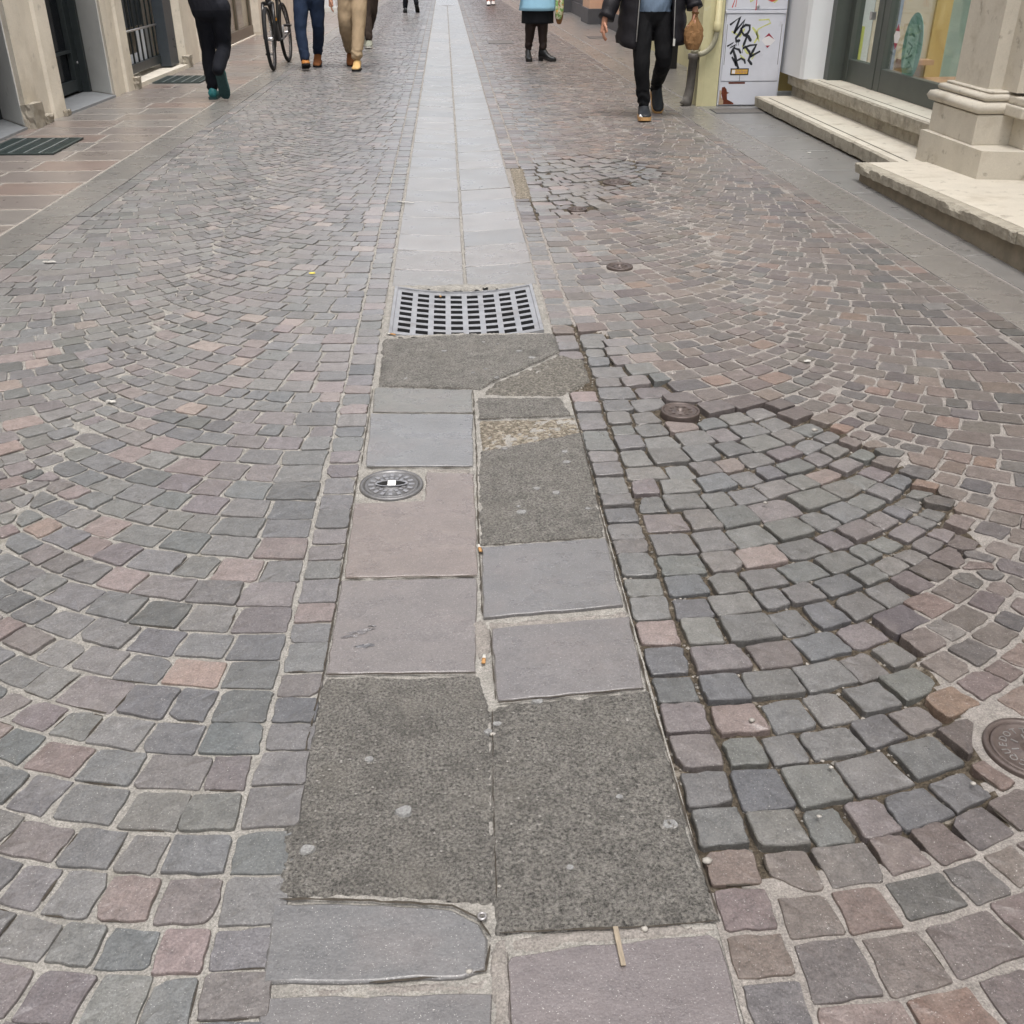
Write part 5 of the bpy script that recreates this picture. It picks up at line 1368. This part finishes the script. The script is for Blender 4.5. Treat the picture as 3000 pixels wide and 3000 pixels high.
# person in tan trousers
p = figure('person in wide tan trousers and sand suede boots beside the navy walker', (-1.115, 13.85, 0), PI,
           [((-.075, 0, .82), (-.05, .17, .46), (-.015, .31, .16)), ((.095, 0, .82), (.12, .02, .45), (.115, -.36, .185))], ['tan', 'jacket_grey', 'skin'], zones(.84), voxel=.012, leg_r=(.096, .082, .068), hipr=(.165, .12),
           arms=[((.20, 0, 1.30), (.26, -.05, 1.08), (.25, .08, .9)), ((-.20, 0, 1.30), (-.26, .05, 1.05), (-.25, .14, .88))])
shoe(p, (-.015, .31, .0), -.05, 'desert_boot', 'sole_black', ankle=.125, W=.054)
shoe(p, (.12, -.40, .0), .05, 'boot_shaded', 'sole_black', pitch=rad(22), pivot=.15, ankle=.125, W=.052)  # rear boot in the darker colour too, shade painted in
# person half hidden behind
p = figure('person in brown trousers and grey sneakers half hidden behind the tan trousers', (-1.13, 17.05, 0), PI,
           [((.06, 0, .82), (.05, .10, .45), (.035, .22, .12)), ((-.06, 0, .82), (-.03, -.02, .45), (.09, -.26, .15))], ['brown_cloth', 'jacket_dark', 'skin'], zones(.72), voxel=.018,
           arms=[((.20, 0, 1.30), (.24, 0, 1.05), (.2, .08, .85)), ((-.20, 0, 1.30), (-.24, 0, 1.05), (-.2, .08, .85))])
shoe(p, (.035, .22, 0), 0, 'sneaker_grey', 'sole_pale', ankle=.11, W=.058)
shoe(p, (.09, -.28, 0), 0, 'sneaker_grey', 'sole_pale', pitch=rad(20), ankle=.11)
# far walkers
p = figure('distant person in dark trousers and black shoes in the middle of the street', (-.81, 26.4, 0), 0,
           [((-.08, 0, .82), (-.10, .06, .45), (-.13, .06, .11)), ((.08, 0, .82), (.11, .08, .46), (.14, -.1, .19))], ['dark', 'jacket_dark', 'skin'], zones(.80), voxel=.022)
shoe(p, (-.13, .06, 0), .1, 'black_boot', 'sole_black', ankle=.09); shoe(p, (.14, -.12, .0), -.1, 'black_boot', 'sole_black', pitch=rad(40), pivot=.17, ankle=.09)
p = figure('farthest person in red trousers and white sneakers', (1.19, 29.9, 0), PI,
           [((.06, 0, .82), (.06, .06, .45), (.05, .1, .12)), ((-.07, 0, .82), (-.06, .0, .45), (-.08, -.1, .13))], ['red_cloth', 'jacket_grey', 'skin'], zones(.80), voxel=.022)
shoe(p, (.05, .1, 0), 0, 'white_sneaker', 'sole_black', ankle=.13); shoe(p, (-.08, -.1, 0), 0, 'white_sneaker', 'sole_black', ankle=.13)

# woman in the pale blue coat
pw = figure('person in pale blue coat, black skirt and heeled ankle boots', (1.20, 14.6, 0), PI,
            [((.085, 0, .80), (.095, .02, .42), (.115, -.02, .16)), ((-.075, 0, .80), (-.065, .03, .42), (-.075, .03, .16))], ['tights', 'blue_coat', 'skin'], zones(.60, 1.30), voxel=.010, top=1.50, leg_r=(.098, .070, .046), hipr=(.185, .13), hip=.80,
            arms=[((.19, 0, 1.22), (.27, .02, .98), (.24, .12, .76)), ((-.19, 0, 1.22), (-.27, .02, .98), (-.26, .10, .80))])
def skirt(parent, name, m_, z0, z1, r0, r1, squash, thick=.008, open_a=None, n=40, rows=10, fold=.006, seed=1, zdip=None, quilt=0.0):
    """cloth shell round the hips: rows of rings; open_a leaves the front open"""
    v = []; f = []; r = random.Random(seed); ph = r.uniform(0, 6)
    a0, a1 = (open_a, 2 * PI - open_a) if open_a else (0, 2 * PI)
    cols = n + (1 if open_a else 0)
    for j in range(rows + 1):
        t = j / rows; z = z0 + (z1 - z0) * t
        for i in range(cols):
            a = a0 + (a1 - a0) * i / n
            R_ = r0 + (r1 - r0) * t + fold * math.sin(a * 7 + ph) * (1 - t) + (quilt * abs(math.sin(t * rows * PI / 3)) if quilt else 0)
            zz = z - (zdip(a) * (1 - t) if zdip else 0)
            v.append((R_ * math.sin(a), R_ * squash * math.cos(a), zz))
    for j in range(rows):
        for i in range(n):
            q = j * cols + i; q2 = j * cols + (i + 1) % cols if not open_a else q + 1
            f.append((q, q2, q2 + cols, q + cols))
    me = new_mesh(name, v, f, m_, None, None, True); o = link(name, me, parent)
    s = o.modifiers.new('thickness', 'SOLIDIFY'); s.thickness = thick; s.offset = 0
    return o
skirt(pw, 'skirt', 'skirt', .455, .66, .205, .205, .72, seed=4)
skirt(pw, 'coat', 'blue_coat', .605, 1.02, .242, .17, .72, .012, seed=6)
shoe(pw, (.12, -.01, 0), .05, 'black_boot', 'sole_black', L=.235, W=.042, ankle=.115, heel=.035)
shoe(pw, (-.085, .03, 0), 1.05, 'black_boot', 'sole_black', L=.245, W=.040, ankle=.12, heel=.045)
hand(pw, (-.255, .11, .77), (0, .1, -1), -1, s=.9)
M['floral'] = mat('floral_scarf', (.62, .60, .42), .7, .3, stain=[((.16, .34, .08), 22, .48, .05, .9), ((.80, .12, .12), 26, .60, .04, .95), ((.85, .35, .06), 17, .62, .05, .9)])
M['bag_brown'] = mat('brown_leather', (.18, .085, .03), .5, .4, var=.2, vscale=20)
bg = thing('handbag', 'brown handbag with bright floral scarf held by the person in the blue coat', 'handbag', (1.475, 14.52, .44))
mb = MB(); limb(mb, [(0, 0, .02, .030, .02), (0, 0, .10, .052, .03), (0, 0, .25, .055, .035)], 4, 14); mb.build('pouch', 'bag_brown', bg)
mb = MB(); limb(mb, [(-.015, -.03, .075, .034, .012), (-.005, -.035, .17, .055, .03), (0, -.03, .32, .052, .03)], 4, 14); mb.build('scarf', 'floral', bg)
mb = MB(); mb.tube([(.03, 0, .24, .006), (.03, 0, .34, .006), (0, 0, .37, .006), (-.03, 0, .34, .006), (-.03, 0, .24, .006)], 8); mb.build('strap', 'bag_brown', bg)

# man in the open black puffer coat
pm = figure('person in open black puffer coat and black trousers walking towards the camera', (1.76, 9.45, 0), PI,
            [((.085, 0, .80), (.098, .13, .44), (.055, .135, .13)), ((-.09, 0, .80), (-.105, .06, .45), (-.135, -.36, .20))], ['black', 'sweater', 'skin'], zones(.845), voxel=.009, leg_r=(.086, .070, .053), hipr=(.16, .115),
            arms=())
# sleeves belong to the coat
co = skirt(pm, 'coat', 'puffer', .60, 1.30, .285, .215, .62, .03, open_a=rad(33), rows=18, fold=.008, seed=3, zdip=lambda a: .07 * max(0, math.cos(a) - .2) if a < PI else .02 * max(0, math.cos(a)), quilt=.012)
def sleeve(pts):
    mb = MB(); out = []
    n = 22
    for i in range(n + 1):
        t = i / n * (len(pts) - 1); k = min(int(t), len(pts) - 2); u = t - k
        p_ = [pts[k][q] + (pts[k + 1][q] - pts[k][q]) * u for q in range(3)]
        out.append((*p_, (.078 - .016 * i / n) + .008 * abs(math.sin(i * PI / 4))))
    mb.tube(out, 16); mb.build('sleeve', 'puffer', pm)
sleeve([(.19, -.01, 1.32), (.30, -.02, 1.06), (.41, .07, .79)]); sleeve([(-.19, -.01, 1.32), (-.29, 0, 1.08), (-.335, .09, .87)])
hand(pm, (.425, .09, .765), (.08, .12, -1), -1, s=1.02)
hand(pm, (-.338, .10, .845), (-.02, .1, -1), 1, curl=.38, grip=True)
for s_, zz in ((.150, 1), (-.145, 1)):
    MB().tube([(s_ * .95, .165, 1.28, .004), (s_ * 1.0, .176, 1.0, .004), (s_ * 1.05, .182, .75, .004), (s_ * 1.08, .186, .62, .004)], 6).build('zip', 'bolt', pm)
MB().box(-.168, -.150, .186, .192, .585, .64, .002).build('zip_pull', 'sole_pale', pm)
shoe(pm, (.055, .135, 0), -.08, 'black_sneaker', 'gum_sole', ankle=.12, W=.056, sole_h=.034, toe=None)
MB().tube([(.10, .25, .05, .004), (.108, .29, .045, .014), (.10, .325, .042, .004)], 8).build('white_stripe', 'white_sneaker', pm)
shoe(pm, (-.14, -.40, .01), .0, 'black_sneaker', 'gum_sole', pitch=rad(38), pivot=.16, ankle=.12, W=.054, sole_h=.03)
# paper bag in his hand
M['kraft'] = mat('brown_paper', (.25, .135, .058), .75, .25, var=.2, vscale=14, bump=1, bscale=22, bdist=.03, stretch=(1, 1, .5))
bagt = thing('paper_bag', 'crumpled brown paper bag hanging from the puffer coat walker\'s hand', 'bag', (2.098, 9.335, .55))
mb = MB(); n = 28; v = []; f = []
prof = [(.0, .030, .035), (.004, .052, .045), (.05, .074, .055), (.11, .088, .056), (.15, .078, .05), (.19, .056, .04), (.225, .034, .026), (.255, .018, .015), (.268, .016, .013), (.285, .034, .026)]
rows = []
for i in range(len(prof) - 1):
    for k in range(3): rows.append(tuple(prof[i][q] + (prof[i + 1][q] - prof[i][q]) * k / 3 for q in range(3)))
rows.append(prof[-1])
for j, (z, a, b) in enumerate(rows):
    for i in range(n):
        q = 2 * PI * i / n; c, s_ = math.cos(q), math.sin(q)
        sq = 1 / max(abs(c) ** 3 + abs(s_) ** 3, .5) ** .33 * .93
        k = sq * (1 + .16 * mnoise.noise(Vector((c * 2.2, s_ * 2.2, z * 14))) + .10 * abs(mnoise.noise(Vector((c * 5, s_ * 5, z * 26)))) + .09 * math.sin(7 * q) * (1 if z > .14 else .2))
        v.append((a * k * c, b * k * s_, z + .012 * mnoise.noise(Vector((c * 2, s_ * 2, z * 9)))))
for j in range(len(rows) - 1):
    for i in range(n): f.append((j * n + i, j * n + (i + 1) % n, (j + 1) * n + (i + 1) % n, (j + 1) * n + i))
f.append(tuple(range(n - 1, -1, -1))); mb.add(v, f); mb.build('paper', 'kraft', bagt)
mb = MB(); mb.tube([(0, 0, .258, .02), (0, 0, .266, .02)], 12); mb.build('twisted_neck', 'kraft', bagt)

# ------------------------------------------------------------------ bicycle
M['tyre'] = mat('tyre', (.012, .012, .013), .75, .3, bump=.3, bscale=120, bdist=.003); M['rim'] = mat('grey_rim', (.10, .10, .105), .4, .5, metal=.5); M['bike_black'] = mat('bike_black', (.012, .012, .014), .35, .5, coat=.3)
M['chrome'] = mat('silver_part', (.62, .62, .63), .3, .5, metal=.8); M['reflector'] = mat('amber_reflector', (.75, .33, .03), .35, .5)
bk = thing('bicycle', 'black bicycle pushed along the left kerb by the navy walker', 'bicycle', (-2.115, 14.12, 0), PI - .035)
WR = .352
def wheel(y, rot):
    w_ = link('wheel', None, bk, (0, y, WR)); w_.rotation_euler = (0, rad(2), rot)
    MB().torus((0, 0, 0), WR - .022, .022, seg=48, ss=10).build('tyre', 'tyre', w_)
    mb = MB(); mb.torus((0, 0, 0), WR - .050, .011, seg=48, ss=6); mb.build('rim', 'rim', w_)
    mb = MB(); mb.tube([(-.045, 0, 0, .012), (-.03, 0, 0, .022), (.03, 0, 0, .022), (.045, 0, 0, .012)], 12); mb.build('hub', 'chrome', w_)
    mb = MB()
    for i in range(28):
        a = 2 * PI * i / 28; b = a + (.35 if i % 4 < 2 else -.35); s_ = .024 if i % 2 else -.024
        mb.tube([(s_, .02 * math.cos(b), .02 * math.sin(b), .0014), (0, (WR - .055) * math.cos(a), (WR - .055) * math.sin(a), .0014)], 4, False)
    mb.build('spokes', 'chrome', w_, kind='stuff')
    mb = MB(); mb.lathe([(.08, -.001), (.08, .001), (.045, .0012)], seg=24); mb.v = [(.034 + z, x, y_) for x, y_, z in mb.v]; mb.build('brake_disc', 'chrome', w_)
wheel(.545, rad(3.5)); wheel(-.545, 0)
mb = MB(); mb.tube([(0, .40, .80, .030), (0, .10, .52, .030), (0, -.06, .30, .030)], 12); mb.tube([(0, .38, .86, .026), (0, .0, .80, .024), (0, -.20, .78, .022)], 12); mb.tube([(0, -.06, .30, .026), (0, -.16, .62, .022), (0, -.24, .90, .020)], 12); mb.tube([(0, .37, .90, .03), (0, .42, .74, .032)], 12)
for s_ in (-1, 1): mb.tube([(s_ * .03, -.07, .30, .014), (s_ * .06, -.545, WR, .012)], 8); mb.tube([(s_ * .02, -.21, .78, .012), (s_ * .06, -.545, WR, .010)], 8)
mb.build('frame', 'bike_black', bk)
mb = MB(); mb.tube([(0, .40, .84, .026), (0, .435, .73, .03)], 12); mb.tube([(-.065, .435, .73, .024), (.065, .435, .73, .024)], 10)
for s_ in (-1, 1): mb.tube([(s_ * .06, .435, .74, .021), (s_ * .064, .48, .56, .021), (s_ * .062, .54, WR, .015)], 10)
mb.build('fork', 'bike_black', bk)
mb = MB(); mb.tube([(-.32, .32, .99, .014), (-.12, .35, .97, .015), (.12, .35, .97, .015), (.32, .32, .99, .014)], 10); mb.tube([(0, .37, .90, .018), (0, .35, .97, .018)], 10); mb.build('handlebar', 'bike_black', bk)
mb = MB(); limb(mb, [(0, -.36, .96, .07, .025), (0, -.22, .965, .05, .022), (0, -.10, .955, .02, .016)], 4, 12); mb.build('saddle', 'bike_black', bk)
MB().tube([(0, -.24, .88, .013), (0, -.26, .95, .013)], 8).build('seat_post', 'chrome', bk)
mb = MB(); mb.lathe([(.09, -.002), (.09, .002), (.03, .003)], seg=28); mb.v = [(.05 + z, -.06 + x, .30 + y_) for x, y_, z in mb.v]; mb.build('chainring', 'rim', bk)
for s_, dz in ((1, -.165), (-1, .165)):
    c_ = MB().tube([(s_ * .06, -.06, .30, .011), (s_ * .075, -.03, .30 + dz, .010)], 8).build('crank', 'chrome', bk)
    MB().box(*(sorted((s_ * .085, s_ * .175))), -.075, .015, .29 + dz, .315 + dz, .004).build('pedal', 'bike_black', c_)
MB().box(-.085, -.045, .40, .408, .545, .575, .002).build('amber_reflector', 'reflector', bk)
MB().tube([(.085, .40, .62, .006), (.09, .42, .50, .006), (.075, .52, .37, .006)], 6).build('brake_hose', 'chrome', bk)
# ------------------------------------------------------------------ litter
def butt(label, x, y, rz, z=.004, L=.028, crush=.6):
    t = thing('cigarette_butt', label, 'cigarette butt', (x, y, z), rz, group='cigarette butts')
    MB().tube([(0, -L / 2, .003, .0042, .0042 * crush), (0, L * .05, .003, .0042, .0042 * crush)], 8).build('filter', 'orange', t)
    MB().tube([(0, L * .052, .003, .004, .004 * crush), (0, L / 2, .003, .0036, .004 * crush)], 8).build('paper_end', 'paper', t)
butt('cigarette butt in the middle joint beside the grey slab above', .046, 2.135, .15, .002, .034)
butt('flattened cigarette butt in the middle joint beside the mortar lump', .041, 1.690, -.1, .001, .030, .45)
butt('cigarette butt against the near left corner of the drain grate', -.245, 3.735, 1.1, .006, .04)
butt('cigarette butt on the drain grate slots', -.058, 4.27, .1, -.012, .03)
MB().box(-.004, .004, -.033, .033, 0, .003, .0008).build('wooden_stick', 'wood', loc=(.218, .982, .004), label='flat wooden stick lying across the mortar at the bottom', cat='stick').rotation_euler = (rad(2), 0, rad(2))
MB().box(-.055, .055, -.006, .006, 0, .002, .0006).build('paper_strip', 'paper', loc=(-.265, 6.07, .005), label='thin white paper strip lying across the left edge of the centre strip', cat='paper').rotation_euler = (0, 0, rad(-24))
def scrap(label, x, y, s, seed, z=.006, m_='paper', name='paper_scrap', cat='paper scrap', e_=.4):
    r = random.Random(seed); n = 9; o = [(s * r.uniform(.5, 1.1) * math.cos(2 * PI * k / n), s * e_ * r.uniform(.5, 1.1) * math.sin(2 * PI * k / n)) for k in range(n)]
    v = [(x_, y_, 0) for x_, y_ in o] + [(x_ * .8, y_ * .8, s * r.uniform(.05, .25)) for x_, y_ in o]
    me = new_mesh(name, v, [tuple(range(n, 2 * n))] + [(k, (k + 1) % n, n + (k + 1) % n, n + k) for k in range(n)], m_)
    link(name, me, None, (x, y, z), label=label, cat=cat)
scrap('torn white scrap on the left cobbles near the kerb', -1.915, 4.87, .035, 2)
scrap('small white crumpled scrap in the left cobbles', -1.13, 3.13, .022, 4)
scrap('white scrap among the brown cobbles on the right', 1.262, 3.36, .022, 7)
scrap('white fleck on the right pavement slabs', 2.62, 7.55, .025, 8, .004)
scrap('tiny yellow leaf on the left cobbles', -.641, 4.602, .018, 3, .006, 'leaf', 'fallen_leaf', 'leaf', .7)
nut = MB(); nut.torus((0, 0, .004), .0058, .0024, axis='z', seg=18, ss=6); nut.build('metal_ring', 'iron_bright', loc=(.016, 1.046, .002), label='small metal ring lying where asphalt meets the lower slabs', cat='ring')
peb = MB()
for i, (x, y, r, b) in enumerate([(-.006, .955, .005, .34), (.262, 1.012, .006, .34), (.05, 1.46, .006, .36), (.045, 1.105, .004, .3), (.66, 1.335, .005, .34), (.60, 1.22, .0045, .34), (.90, 1.28, .005, .34), (1.10, 2.78, .010, .3), (.82, 2.33, .006, .3), (.385, 1.135, .009, .3), (.55, 1.47, .006, .3)]):
    rr = random.Random(i + 40); bm = bmesh.new(); bmesh.ops.create_icosphere(bm, subdivisions=1, radius=r)
    for q in bm.verts: q.co = Vector((x + q.co.x * rr.uniform(.8, 1.4), y + q.co.y * rr.uniform(.7, 1.1), q.co.z * .6 + r * .3))
    peb.bm(bm, True)
    peb.c += [(b, b * .95, b * .87)] * (len(peb.v) - len(peb.c))
peb.build('loose_pebbles', 'pebble', strip, kind='stuff')
# loose stone chips over the asphalt repairs
chips = MB()
for i in range(420):
    x, y = (U(-.28, .35), U(1.115, 1.53)) if i < 300 else (U(-.25, .36), U(2.2, 3.7))
    if i >= 300 and x < .06 and y < 3.25: continue
    r = U(.0012, .0034); b = U(.25, .3)
    z = rough(x, y) + .003
    chips.add([(x + r, y, z), (x, y + r * .8, z), (x - r, y, z), (x, y - r * .8, z), (x, y, z + r * .7)], [(0, 1, 4), (1, 2, 4), (2, 3, 4), (3, 0, 4)], False, 0, (b, b * .96, b * .9))
chips.build('stone_chips', 'pebble', strip, kind='stuff')
